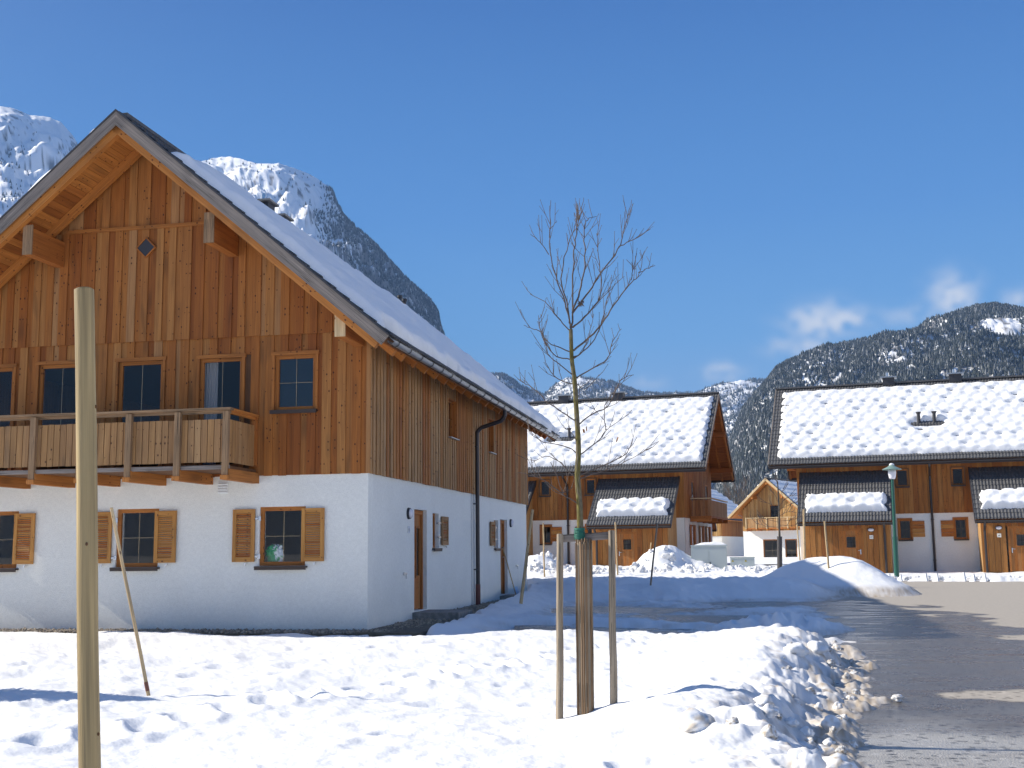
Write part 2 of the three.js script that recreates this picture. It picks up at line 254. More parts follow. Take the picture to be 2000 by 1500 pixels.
  // bare gravel along the walls of the chalet
  if (hx < 1.6 && hz < 1.0 && hz > -17.6) { const out = Math.max(hx, hz) + N3(x * 1.7, d * 1.7, 91) * .16, wide = hz > .02 && hx < .3 ? .5 : lerp(1.1, .55, sstep(-2, -9, hz)); h = lerp(-.12, h, sstep(wide, wide + .35, out)); }
  return [h, dirt];
}
const snowY = (x, z) => gnd(-z) + Math.max(0, snowInfo(x, -z)[0]);
{
  const ts = []; for (let i = 0; i <= 60; i++) ts.push(lerp(-1.25, -.48, i / 60)); for (let i = 1; i <= 720; i++) ts.push(lerp(-.48, .48, i / 720)); for (let i = 1; i <= 60; i++) ts.push(lerp(.48, 1.25, i / 60));
  const ds = []; const a = 1 / 4.2, b = 1 / 24; for (let j = 0; j <= 300; j++) ds.push(1 / lerp(a, b, j / 300)); for (let j = 1; j <= 210; j++) ds.push(24 * Math.pow(78 / 24, j / 210));
  let last = 0;
  const g = gridGeo(ts.length - 1, ds.length - 1, (u, v, i, j) => { const d = ds[j], x = ts[i] * d, [h, dirt] = snowInfo(x, d); last = dirt; return [x, gnd(d) + h, -d, x, d]; }, (q) => {
    const k = clamp(last) * .95, w = [.84, .845, .855], br = [.37, .285, .19]; return w.map((c, n) => lerp(c, br[n], k * (.6 + .4 * clamp(.5 + N3(q[0] * 22, q[2] * 22, 5) * 1.4))));
  });
  const m = put('snow_ground', g, M.snowvc, scene, 'structure'); m.userData.label = 'trampled snow covering the lawn and banked beside the road';
}
{ // white valley floor beyond and around
  const g = new THREE.CircleGeometry(9000, 96).rotateX(-Math.PI / 2); const p = put('snow_field', g, M.snow, scene, 'structure'); p.position.y = -.16; p.userData.label = 'flat white snow field of the valley floor';
  const g2 = gridGeo(40, 24, (u, v) => { const d = lerp(77.2, 900, v * v), x = lerp(-1.3, 1.3, u) * d; return [x, gnd(90) + .1 + (v > 0 ? fbm(x * .02, d * .02, 3, 3) * 1.2 * Math.min(1, v * 6) : -.05), -d]; });
  const q = put('snow_field', g2, M.snow, scene, 'structure'); q.userData.label = 'smooth open snow behind the row houses';
}
{ // the road: asphalt, part wet, part dry and pale with grit
  const X0 = 0, X1 = 26, D0 = 6.5, D1 = 51.2, TW = 1200, TH = 1800;
  const spots = []; for (let i = 0; i < 5200; i++) spots.push([rr(1.6, 9), D0 + Math.pow(rnd(), 1.3) * 14, rr(.003, .011)]);
  const wet = (x, d) => { // 1 wet .. 0 dry
    const n = fbm(x * .55, d * .42, 101, 4), n2 = fbm(x * .9, d * 2.2, 105, 4); let dry = sstep(-.06, .05, (d - 20.2) * .2 + (x - 8.0 - (d - 20) * .32) * .55 + n * 2.4 - .85);
    dry = Math.max(dry, sstep(-.03, .04, n2 * .7 + bump(x, d, 5.6, 12.4, 1.2, .7, .95) - .42), sstep(-.02, .03, n2 * .5 + bump(x, d, 8.2, 16.4, 1.8, .4, .6) - .40));
    return 1 - dry;
  };
  const colr = new Uint8Array(TW * TH * 4), rgh = new Uint8Array(TW * TH * 4), Q = 4, qw = TW / Q + 2, qh = TH / Q + 2, field = [0, 1, 2, 3].map(() => new Float32Array(qw * qh));
  for (let j = 0; j < qh; j++) for (let i = 0; i < qw; i++) { const x = lerp(X0, X1, i * Q / TW), d = lerp(D0, D1, j * Q / TH), o = j * qw + i; field[0][o] = wet(x, d); field[1][o] = sstep(.05, .22, fbm(x * .8, d * 2.2, 111, 3)); field[2][o] = sstep(.04, .26, fbm(x * .9, d * 3.4, 121, 3)); field[3][o] = 1 - sstep(9.4, 11.6, d + N3(x * 1.1, d * .9, 3) * 1.1); }
  const dryC = [.40, .358, .305], wetC = [.105, .092, .078], fro = [.46, .44, .405], brC = [.12, .088, .055];
  for (let j = 0; j < TH; j++) for (let i = 0; i < TW; i++) {
    const x = lerp(X0, X1, i / TW), d = lerp(D0, D1, j / TH), qi = Math.floor(i / Q), qj = Math.floor(j / Q), fu = i / Q - qi, fv = j / Q - qj, q0 = qj * qw + qi, get = (f) => lerp(lerp(f[q0], f[q0 + 1], fu), lerp(f[q0 + qw], f[q0 + qw + 1], fu), fv);
    const w = get(field[0]), pud = get(field[1]), brown = get(field[2]) * w * .6, near = get(field[3]), g1 = N3(x * 34, d * 34, 1), g2 = N3(x * 11, d * 11, 2), fine = 1 + g1 * .2 + g2 * .12, o = (j * TW + i) * 4;
    for (let k = 0; k < 3; k++) { let c = lerp(lerp(dryC[k], wetC[k], w), fro[k], near * .8) * fine * (1 - pud * w * .3 * (1 - near)); c = clamp(lerp(c, brC[k], brown * (1 - near * .7))); colr[o + k] = 255 * (c <= .0031308 ? c * 12.92 : 1.055 * Math.pow(c, 1 / 2.4) - .055); } colr[o + 3] = 255;
    const r = clamp(lerp(.92, .30 - pud * .16, w) + near * .16 + g1 * .1); rgh[o] = rgh[o + 1] = rgh[o + 2] = r * 255; rgh[o + 3] = 255;
  }
  for (const [x, d, s] of spots) { const ci = (x - X0) / (X1 - X0) * TW, cj = (d - D0) / (D1 - D0) * TH, k = rnd(); const ri = Math.max(.5, s / (X1 - X0) * TW), rj = Math.max(.5, s / (D1 - D0) * TH); for (let j = Math.floor(cj - rj); j <= cj + rj; j++) for (let i = Math.floor(ci - ri); i <= ci + ri; i++) if (i >= 0 && i < TW && j >= 0 && j < TH) { const o = (j * TW + i) * 4, t = k < .75 ? .68 : 1.12; for (let q = 0; q < 3; q++) colr[o + q] = Math.min(255, colr[o + q] * t); } }
  const mk = (d, srgb) => { const t = new THREE.DataTexture(d, TW, TH); t.magFilter = THREE.LinearFilter; t.minFilter = THREE.LinearMipmapLinearFilter; t.generateMipmaps = true; if (srgb) t.colorSpace = THREE.SRGBColorSpace; t.needsUpdate = true; return t; };
  const asphaltBump = dataTex(512, 512, (u, v) => { const h = .5 + N3(u * 90, v * 90, 1) * .5 + N3(u * 200, v * 200, 2) * .4; return [h, h, h]; }, { su: .05, sv: .05, mirror: true });
  const mat = new THREE.MeshStandardMaterial({ name: 'asphalt', map: mk(colr, true), roughnessMap: mk(rgh), bumpMap: asphaltBump, bumpScale: .006 });
  const g = gridGeo(64, 96, (u, v) => { const x = lerp(X0, X1, u), d = lerp(D0, D1, v); return [x, gnd(d) + .004 + N3(x * .5, d * .4, 131) * .012, -d, u, v]; });
  const m = put('road', g, mat, scene, 'structure'); m.userData.label = 'damp grey asphalt road with dry pale patches and grit';
}

// ---------- mountains ----------
scene.fog = new THREE.FogExp2(new THREE.Color().setRGB(.30, .50, .86), 0.00009);
const pxDir = (px, py) => cw.clone().multiplyScalar(FPX).addScaledVector(cr, px - 1000).addScaledVector(cu, 750 - py).normalize();
std('mountain', L(1, 1, 1), { vertexColors: true, roughness: .95 });
const coniferGeo = (() => { const b = new Bag(); for (const [r, h, y] of [[.23, .5, .12], [.165, .42, .38], [.095, .36, .64]]) b.add(new THREE.ConeGeometry(r, h, 6, 1, true).translate(0, y + h / 2, 0)); b.add(new THREE.CylinderGeometry(.02, .03, .2, 5, 1, true).translate(0, .1, 0)); return b.geo(); })();
std('conifer', L(1, 1, 1), { roughness: .95 });
function mountain(label, prof, { D, front, back = 500, amp = 60, freq = 1 / 260, shape = 1.1, step = 3, rows = 120, snowiness = () => .5, trees = 0, treeAt = () => 1, th = 17, treeSnow = .2, z0 = 0, polar = false }) {
  const x0 = prof[0][0], x1 = prof[prof.length - 1][0], nu = Math.round((x1 - x0) / step), nv = rows, nb = 10;
  const ridged = (x, z) => { let s = 0, a = 1, t = 0, f = freq; for (let o = 0; o < 5; o++) { s += a * (1 - Math.abs(N3(x * f, z * f, z0 + o * 3.7)) * 2); t += a; a *= .52; f *= 2.1; } return s / t; };
  const at = (u, r) => { // r 0 ridge .. 1 foot; below 0 behind
    const px = lerp(x0, x1, u), py = pl(prof, px) + (polar ? N3(px * .2, z0, 5) * 1.5 : N3(px * .08, z0, 5) * 2.2 + N3(px * .33, z0, 9) * 1.1), dir = polar ? V(Math.sin(px * Math.PI / 180), Math.tan(py * Math.PI / 180), -Math.cos(px * Math.PI / 180)).normalize() : pxDir(px, py), hl = Math.hypot(dir.x, dir.z), DD = D * (1 + .06 * N3(px * (polar ? .05 : .006), z0, 2)), Hn = 1.6 + DD * dir.y / hl, sm = polar ? 3 : 13, Hs = (() => { let s = 0; for (let q = -3; q <= 3; q++) { const p = px + q * sm, yy = pl(prof, p); s += polar ? Math.tan(yy * Math.PI / 180) : (1076 - .0109 * (p - 1000) - yy) / Math.hypot(FPX, p - 1000); } return 1.6 + DD * s / 7; })(), Hh = lerp(Hn, Math.min(Hs, Hn), sstep(0, .1, r));
    const dist = r >= 0 ? DD - front * r : DD - back * r, env = r >= 0 ? Math.min(1, r * 9) * (1 - sstep(.75, 1, r)) : 0;
    const x = dir.x / hl * dist, z = dir.z / hl * dist; let y = r >= 0 ? Hh * Math.pow(1 - r, shape) : Hh * (1 + r * .8);
    y += env * amp * (ridged(x, z) - .55) * 1.3 * clamp(Hh / 500, .3, 1.4); return [x, Math.max(y, -3), z, r];
  };
  const g = gridGeo(nu, nv + nb, (u, v, i, j) => { const r = 1 - (j / nv) * 1.0; const q = at(u, j <= nv ? Math.pow(Math.max(0, r), 1.5) : -(j - nv) / nb); return [q[0], q[1], q[2], q[0], q[2]]; });
  const P = g.attributes.position, Nn = g.attributes.normal, C = new Float32Array(P.count * 3);
  for (let k = 0; k < P.count; k++) {
    const x = P.getX(k), y = P.getY(k), z = P.getZ(k), ny = Nn.getY(k), i = k % (nu + 1), px = lerp(x0, x1, i / nu), f = fbm(x * .011, z * .011 + y * .016, 3 + z0, 4), f2 = N3(x * .045, y * .09, z * .045) + N3(x * .11, y * .2, z * .11) * .6;
    const s = clamp((ny - .5) * 1.6 + f * 1.5 + f2 * 1.5 + (snowiness(px, y) - .5) * 2.8, 0, 1), rock = [.20 + f2 * .05, .195 + f2 * .05, .20 + f2 * .05];
    const sn = sstep(.3, .62, s); for (let q = 0; q < 3; q++) C[3 * k + q] = lerp(rock[q], [.88, .89, .91][q], sn);
  }
  g.setAttribute('color', new THREE.BufferAttribute(C, 3));
  const m = put('mountain', g, M.mountain, scene, 'structure'); m.userData.label = label;
  if (trees) {
    const im = new THREE.InstancedMesh(coniferGeo, M.conifer, trees), d = new THREE.Object3D(), col = new THREE.Color(); let k = 0, tries = 0;
    while (k < trees && tries++ < trees * 12) {
      const u = rnd(), r = Math.pow(rnd(), 1.25) * .93, q = at(u, r), px = lerp(x0, x1, u), cl = fbm(q[0] * .006, q[2] * .006 + q[1] * .008, 17 + z0, 3); if (rnd() > treeAt(px, q[1], r, cl)) continue;
      const h = th * rr(.6, 1.25); d.position.set(q[0], q[1] - h * .06, q[2]); d.scale.set(h * rr(.85, 1.3), h, h * rr(.85, 1.3)); d.rotation.y = rnd() * 6; d.updateMatrix(); im.setMatrixAt(k, d.matrix);
      const w = rnd() < treeSnow ? rr(.08, .4) : rr(0, .05), t = rr(.6, 1.1); im.setColorAt(k, col.setRGB(lerp(.030 * t, .8, w), lerp(.040 * t, .81, w), lerp(.034 * t, .83, w))); k++;
    }
    im.count = k; im.name = numbered('conifer_forest'); im.userData = { kind: 'stuff', label: 'dense conifer forest growing on ' + label.replace(/^a /, 'the '), category: 'forest' }; im.castShadow = im.receiveShadow = true; scene.add(im);
  }
}
mountain('far snowy summit rising above the chalet ridge', [[-420, 330], [-250, 250], [-120, 215], [0, 207], [30, 212], [55, 224], [95, 228], [118, 238], [140, 262], [152, 282], [175, 330], [230, 420], [300, 520]], { D: 3600, front: 2300, amp: 85, freq: 1 / 280, shape: 1.05, step: 3.2, rows: 150, snowiness: (px, y) => .90 - sstep(120, 175, px) * .25 - sstep(900, 500, y) * .2, trees: 7000, treeAt: (px, y, r, cl) => sstep(1150, 700, y + cl * 400), th: 9, treeSnow: .45, z0: 1 });
mountain('rounded white peak with a steep wooded flank behind the chalet', [[250, 470], [330, 360], [388, 317], [412, 309], [450, 305], [478, 312], [500, 319], [545, 319], [580, 330], [605, 340], [632, 357], [650, 372], [660, 398], [672, 420], [705, 452], [735, 478], [765, 512], [790, 540], [815, 562], [840, 585], [856, 606], [862, 640], [870, 664], [884, 682], [902, 704], [940, 752], [1000, 830], [1080, 940]], { D: 3000, front: 1750, amp: 85, freq: 1 / 240, shape: 1.12, step: 2.2, rows: 180, snowiness: (px, y) => .92 - sstep(610, 690, px) * .42 - sstep(700, 400, y) * .15, trees: 60000, treeAt: (px, y, r, cl) => clamp(sstep(640, 730, px + (1 - clamp(y / 900)) * 210 + cl * 160) * 1.15 + .012), th: 8, treeSnow: .4, z0: 4 });
mountain('low wooded ridge with white clearings far down the valley', [[860, 790], [930, 738], [965, 731], [990, 733], [1010, 747], [1035, 762], [1062, 772], [1085, 750], [1105, 738], [1135, 736], [1160, 741], [1195, 746], [1225, 757], [1255, 768], [1300, 771], [1360, 768], [1392, 757], [1420, 747], [1450, 743], [1485, 742], [1530, 750], [1600, 790]], { D: 4700, front: 2300, amp: 70, freq: 1 / 420, shape: .95, step: 2.2, rows: 110, snowiness: (px, y) => .62, trees: 40000, treeAt: (px, y, r, cl) => clamp(.75 + cl * 1.6 - .85 * Math.exp(-(((px - 1125) / 45) ** 2)) * sstep(.25, .0, r) - .7 * Math.exp(-(((px - 1435) / 28) ** 2)) * sstep(.35, .05, r)), th: 11, treeSnow: .35, z0: 9 });
mountain('broad dark wooded mountain rising behind the row houses', [[1380, 1010], [1405, 935], [1425, 860], [1450, 800], [1475, 768], [1500, 742], [1515, 722], [1540, 706], [1580, 690], [1620, 678], [1660, 669], [1710, 660], [1760, 651], [1800, 645], [1828, 634], [1845, 618], [1880, 607], [1915, 598], [1945, 597], [1975, 604], [2020, 612], [2150, 590], [2350, 560], [2600, 640]], { D: 2300, front: 1500, amp: 75, freq: 1 / 300, shape: 1.0, step: 3, rows: 150, snowiness: (px, y) => .60, trees: 150000, treeAt: (px, y, r, cl) => clamp(.92 + cl * 1.1 - 1.4 * bump(px + (y - 350) * .5, y, 1955, 352, 52, 36, 1, 1.5) - .6 * bump(px, y, 1810, 322, 40, 9, 1) - .6 * bump(px, y, 1745, 275, 40, 14, 1) - .55 * sstep(1540, 1440, px) * sstep(-.1, .25, cl)), th: 7.4, treeSnow: .22, z0: 14 });
// added snow slopes, unseen at the right, bouncing sunlight onto the chalet's shaded side
mountain('unseen snowy mountainside added to bounce sunlight onto the shaded chalet wall', [[36, 8], [46, 10], [58, 11], [70, 13], [84, 11], [98, 14], [112, 13], [128, 11], [142, 8], [150, 5]], { polar: true, D: 2700, front: 1900, amp: 80, freq: 1 / 400, shape: 1.0, step: .8, rows: 50, snowiness: () => .95, z0: 23 });

// ---------- building parts ----------
function windowPart(parent, x, y, z, w, h, { ry = 0, frameM = M.frame, fw = .07, sill = true, muntin = true, name = 'window', depth = .05, curtain = 0, sillOut = .09, muntinM = M.tan, twin = false } = {}) {
  const g = part(name, parent, [x, y, z], ry); // origin: middle of the opening's lower edge, on the plane of the glass
  const b = new Bag(); b.box(-w / 2 + fw / 2, h / 2, 0, fw, h, depth).box(w / 2 - fw / 2, h / 2, 0, fw, h, depth).box(0, h - fw / 2, 0, w - 2 * fw, fw, depth, { grain: 'x' }).box(0, fw / 2, 0, w - 2 * fw, fw, depth, { grain: 'x' });
  b.mesh('frame', frameM, g);
  put('pane', new THREE.PlaneGeometry(w - 2 * fw, h - 2 * fw).translate(0, h / 2, 0), M.glass, g);
  if (twin) put('pane', new THREE.PlaneGeometry(w - 2 * fw, h - 2 * fw).translate(0, h / 2, -.022), M.glass, g);
  if (muntin) { const m = new Bag(); m.box(0, h / 2, -.011, .008, h - 2 * fw, .008).box(0, h / 2, -.0105, w - 2 * fw, .008, .006); m.mesh('glazing_bar', muntinM, g); }
  if (sill) { const s = new Bag(); s.box(0, -.02, depth / 2 + sillOut / 2, w + .1, .035, sillOut + .06); s.box(0, -.045, depth / 2 + sillOut + .015, w + .1, .06, .02); s.mesh('sill', M.sill, g); }
  if (curtain) { const n = 26, cg = gridGeo(n, 1, (u, v) => [lerp(-w / 2, -w / 2 + w * curtain, u), v * h, -.12 + Math.sin(u * n * 1.3) * .02]); put('curtain', cg, M.curtain, g); }
  return g;
}
function shutterPart(parent, x, y, z, w, h, { ry = 0, slats = 20, mat = M.shutter, single = true } = {}) {
  const g = part('shutter', parent, [x, y, z], ry), f = .075, b = new Bag();
  b.box(-w / 2 + f / 2, h / 2, 0, f, h, .035).box(w / 2 - f / 2, h / 2, 0, f, h, .035).box(0, h - f * .55, 0, w - 2 * f, f * 1.1, .033, { grain: 'x' }).box(0, f * .6, 0, w - 2 * f, f * 1.2, .033, { grain: 'x' });
  b.mesh('frame', mat, g);
  const ih = h - f * 2.3, sg = boxGeo(w - 2 * f, ih / slats * .92, .008, 'x'), sg2 = boxGeo(w - 2 * f, ih / slats * .92, .008, 'x');
  for (let i = 0; i < slats; i++) { const m = put('slat', i % 2 ? sg : sg2, pick([mat, mat, M.orange2]), g); m.position.set(0, f * 1.2 + (i + .5) * ih / slats, 0); m.rotation.x = .75; }
  const c = new Bag(); c.box(w * .1, -.03, .01, .05, .02, .03).box(w * .1, -.045, .02, .02, .05, .02); c.mesh('catch', M.steel, g);
  return g;
}
function boards(parent, x0, x1, yLow, yTop, holes, z, { pitch = .295, wOver = .165, mats = larch, thick = .024, name = 'board', axis = 'x', gapsOnly = false } = {}) {
  // vertical cladding in two layers: under boards and the over boards that cover their joints; each board is a mesh
  const n = Math.round((x1 - x0) / pitch), p = (x1 - x0) / n, make = (a, b, lo, hi, zc, mat) => { if (hi - lo < .04) return; const m = put(name, boxGeo(axis === 'x' ? b - a : thick, hi - lo, axis === 'x' ? thick : b - a, 'y'), mat, parent); axis === 'x' ? m.position.set((a + b) / 2, (lo + hi) / 2, zc) : m.position.set(zc, (lo + hi) / 2, -(a + b) / 2); };
  const runs = (a, b) => { const mid = (a + b) / 2, lo = typeof yLow === 'function' ? yLow(mid) : yLow, hi = yTop(mid); let segs = [[lo, hi]]; for (const [hx0, hy0, hx1, hy1] of holes) if (b > hx0 + .01 && a < hx1 - .01) segs = segs.flatMap(([l, h]) => [[l, Math.min(h, hy0)], [Math.max(l, hy1), h]].filter(([q, r]) => r - q > .03)); return segs; };
  const cutX = (a, b, fn) => { // a board that a hole's edge crosses is narrowed beside the hole
    const xs = [a, b]; for (const q of holes) for (const e of [q[0], q[2]]) if (e > a + .015 && e < b - .015) xs.push(e); xs.sort((q, r) => q - r); for (let i = 0; i + 1 < xs.length; i++) fn(xs[i], xs[i + 1]);
  };
  for (let i = 0; i < n; i++) {
    const a = x0 + i * p, j = rr(-.018, .018), ov = wOver + rr(-.02, .02), mo = pick(mats), mu = pick(mats);
    if (!gapsOnly) cutX(a + ov / 2 - .02 + j, Math.min(x1, a + p - wOver / 2 + .03), (q, r) => { for (const [lo, hi] of runs(q, r)) make(q, r, lo, hi, z + thick / 2, mu); });
    cutX(Math.max(x0, a - ov / 2 + j), a + ov / 2 + j, (q, r) => { for (const [lo, hi] of runs(q, r)) make(q, r, lo - rr(0, .012), hi, z + thick * 1.5 + .0015, mo); });
  }
  cutX(x1 - wOver / 2, x1, (q, r) => { for (const [lo, hi] of runs(q, r)) make(q, r, lo, hi, z + thick * 1.5 + .0015, pick(mats)); });
}
function tilesGeo(len, slope, { wave = .15, course = .34, per = 6, amp = .018 } = {}) { // pantiles on a slope: a along the ridge, s down the slope, n out of it
  const P = [], I = [], nw = Math.round(len / wave) * per, nc = Math.ceil(slope / course); const prof = (a) => { const t = (a / wave) % 1; return amp * (t < .62 ? Math.sin(t / .62 * Math.PI) : -.35 * Math.sin((t - .62) / .38 * Math.PI)); };
  for (let c = 0; c < nc; c++) { const s0 = c * course, s1 = Math.min(slope, s0 + course + .03), base = P.length / 3;
    for (const [s, n] of [[s0, .0], [s1, .028], [s1, .006]]) for (let i = 0; i <= nw; i++) { const a = i / nw * len; P.push(a, n + prof(a), s); }
    for (let r = 0; r < 2; r++) for (let i = 0; i < nw; i++) { const a = base + r * (nw + 1) + i, b = a + 1, d = a + nw + 1, e = d + 1; I.push(a, d, b, b, d, e); } }
  const g = new THREE.BufferGeometry(); g.setAttribute('position', new THREE.Float32BufferAttribute(P, 3)); g.setAttribute('uv', new THREE.Float32BufferAttribute(P.filter((_, i) => i % 3 !== 1), 2)); g.setIndex(I); g.computeVertexNormals(); return toCreasedNormals(g, .9);
}
function snowSheetGeo(len, slope, fn, res = .06) { // fn(a, s) -> thickness; it dips under the tiles where there is none
  return gridGeo(Math.ceil(len / res), Math.ceil(slope / res), (u, v) => { const a = u * len, s = (1 - v) * slope; return [a, fn(a, s), s, a, s]; });
}
function quilt(a, s, { pa = .68, ps = .70, h = .15, dim = .09 } = {}) { // snow held by rows of snow noses: pillows, a slit of bare tile below each nose
  const row = Math.floor(s / ps), off = (row % 2) * .5, fa = a / pa + off, ia = Math.round(fa), da = (fa - ia) * pa, dsn = s - (row + .5) * ps;
  const hash = Math.abs(Math.sin(ia * 12.9898 + row * 78.233) * 43758.5453) % 1, pillow = .5 + .5 * Math.cos((fa - ia) * 2 * Math.PI + Math.PI) * .0, k = hash > .55 ? .5 + hash * .9 : .12;
  const slit = Math.exp(-((da / (.10 + .08 * hash)) ** 2) - ((dsn / .045) ** 2)), hollow = Math.exp(-((da / .26) ** 2) - (((dsn - .1) / .2) ** 2)), crest = Math.exp(-((da / .3) ** 2) - (((dsn + .22) / .17) ** 2));
  return h + crest * .10 - hollow * (.05 + .06 * hash) - slit * dim * k * 1.25 + N3(a * 3, s * 3, 7) * .02 + N3(a * 9, s * 9, 3) * .008;
}
const slopeMatrix = (origin, along, down) => { const x = V(...along).normalize(), z = V(...down).normalize(), y = z.clone().cross(x).normalize(); return new THREE.Matrix4().makeBasis(x, y, z).setPosition(...origin); };
const place = (o, m) => { m.decompose(o.position, o.quaternion, o.scale); return o; };
function wallLamp(parent, x, y, z, ry, wide) { const g = part('wall_lamp', parent, [x, y, z], ry), s = wide ? [1.35, .8] : [1, 1]; put('housing', new THREE.CylinderGeometry(.115, .125, .05, 20).rotateX(Math.PI / 2).scale(s[0], s[1], 1).translate(0, 0, .025), M.dark, g); put('diffuser', new THREE.SphereGeometry(.1, 18, 12).scale(s[0], s[1], .65).translate(0, 0, .045), M.lampglass, g); }
function numberPlate(parent, text, x, y, z, ry, s = .17, bg = '#e9e6da') {
  const c = document.createElement('canvas'); c.width = c.height = 128; const k = c.getContext('2d'); k.fillStyle = bg; k.fillRect(0, 0, 128, 128); k.fillStyle = '#3a3a40'; k.font = 'bold 74px sans-serif'; k.textAlign = 'center'; k.textBaseline = 'middle'; k.fillText(text, 64, 68);
  const t = new THREE.CanvasTexture(c); t.colorSpace = THREE.SRGBColorSpace; const g = part('number_plate', parent, [x, y, z], ry); put('plate', new THREE.BoxGeometry(s, s, .012), M.white, g); put('numerals', new THREE.PlaneGeometry(s * .97, s * .97).translate(0, 0, .009), new THREE.MeshStandardMaterial({ name: 'numerals', map: t, roughness: .5 }), g);
}
function doorPart(parent, x, y, z, w, h, ry, { glassAt = [.0, .62, .36, .25], mat = M.doorwood, hand = 1 } = {}) {
  const g = part('door', parent, [x, y, z], ry), f = .09, fb = new Bag(); fb.box(-w / 2 + f / 2, h / 2, .02, f, h, .09).box(w / 2 - f / 2, h / 2, .02, f, h, .09).box(0, h - f / 2, .02, w - 2 * f, f, .09, { grain: 'x' }); fb.mesh('frame', M.frame, g);
  const [gx, gy, gw, gh] = [glassAt[0] * w, glassAt[1] * h, glassAt[2] * w, glassAt[3] * h], n = 7, lw = w - 2 * f;
  for (let i = 0; i < n; i++) { const a = -lw / 2 + i * lw / n, b = a + lw / n - .004, mid = (a + b) / 2; const cuts = mid > gx - gw / 2 && mid < gx + gw / 2 ? [[.02, gy], [gy + gh, h - f]] : [[.02, h - f]]; for (const [lo, hi] of cuts) { const m = put('board', boxGeo(b - a, hi - lo, .04, 'y'), pick([mat, M.orange2, M.frame]), g); m.position.set(mid, (lo + hi) / 2, 0); } }
  const wf = new Bag(); wf.box(gx - gw / 2, gy + gh / 2, .022, .05, gh + .05, .03).box(gx + gw / 2, gy + gh / 2, .022, .05, gh + .05, .03).box(gx, gy, .022, gw - .05, .05, .03, { grain: 'x' }).box(gx, gy + gh, .022, gw - .05, .05, .03, { grain: 'x' }); wf.mesh('glazing_frame', M.frame, g);
  put('pane', new THREE.PlaneGeometry(gw, gh).translate(gx, gy + gh / 2, .0), M.glass, g); const bars = new Bag(); bars.box(gx, gy + gh / 2, .004, .014, gh, .01).box(gx, gy + gh / 2, .0045, gw, .014, .008); bars.mesh('glazing_bar', M.dark, g);
  const hb = new Bag(); hb.box(hand * (lw / 2 - .07), h * .47, .028, .045, .24, .012).box(hand * (lw / 2 - .13), h * .50, .06, .14, .022, .022); hb.mesh('handle', M.steel, g);
  return g;
}

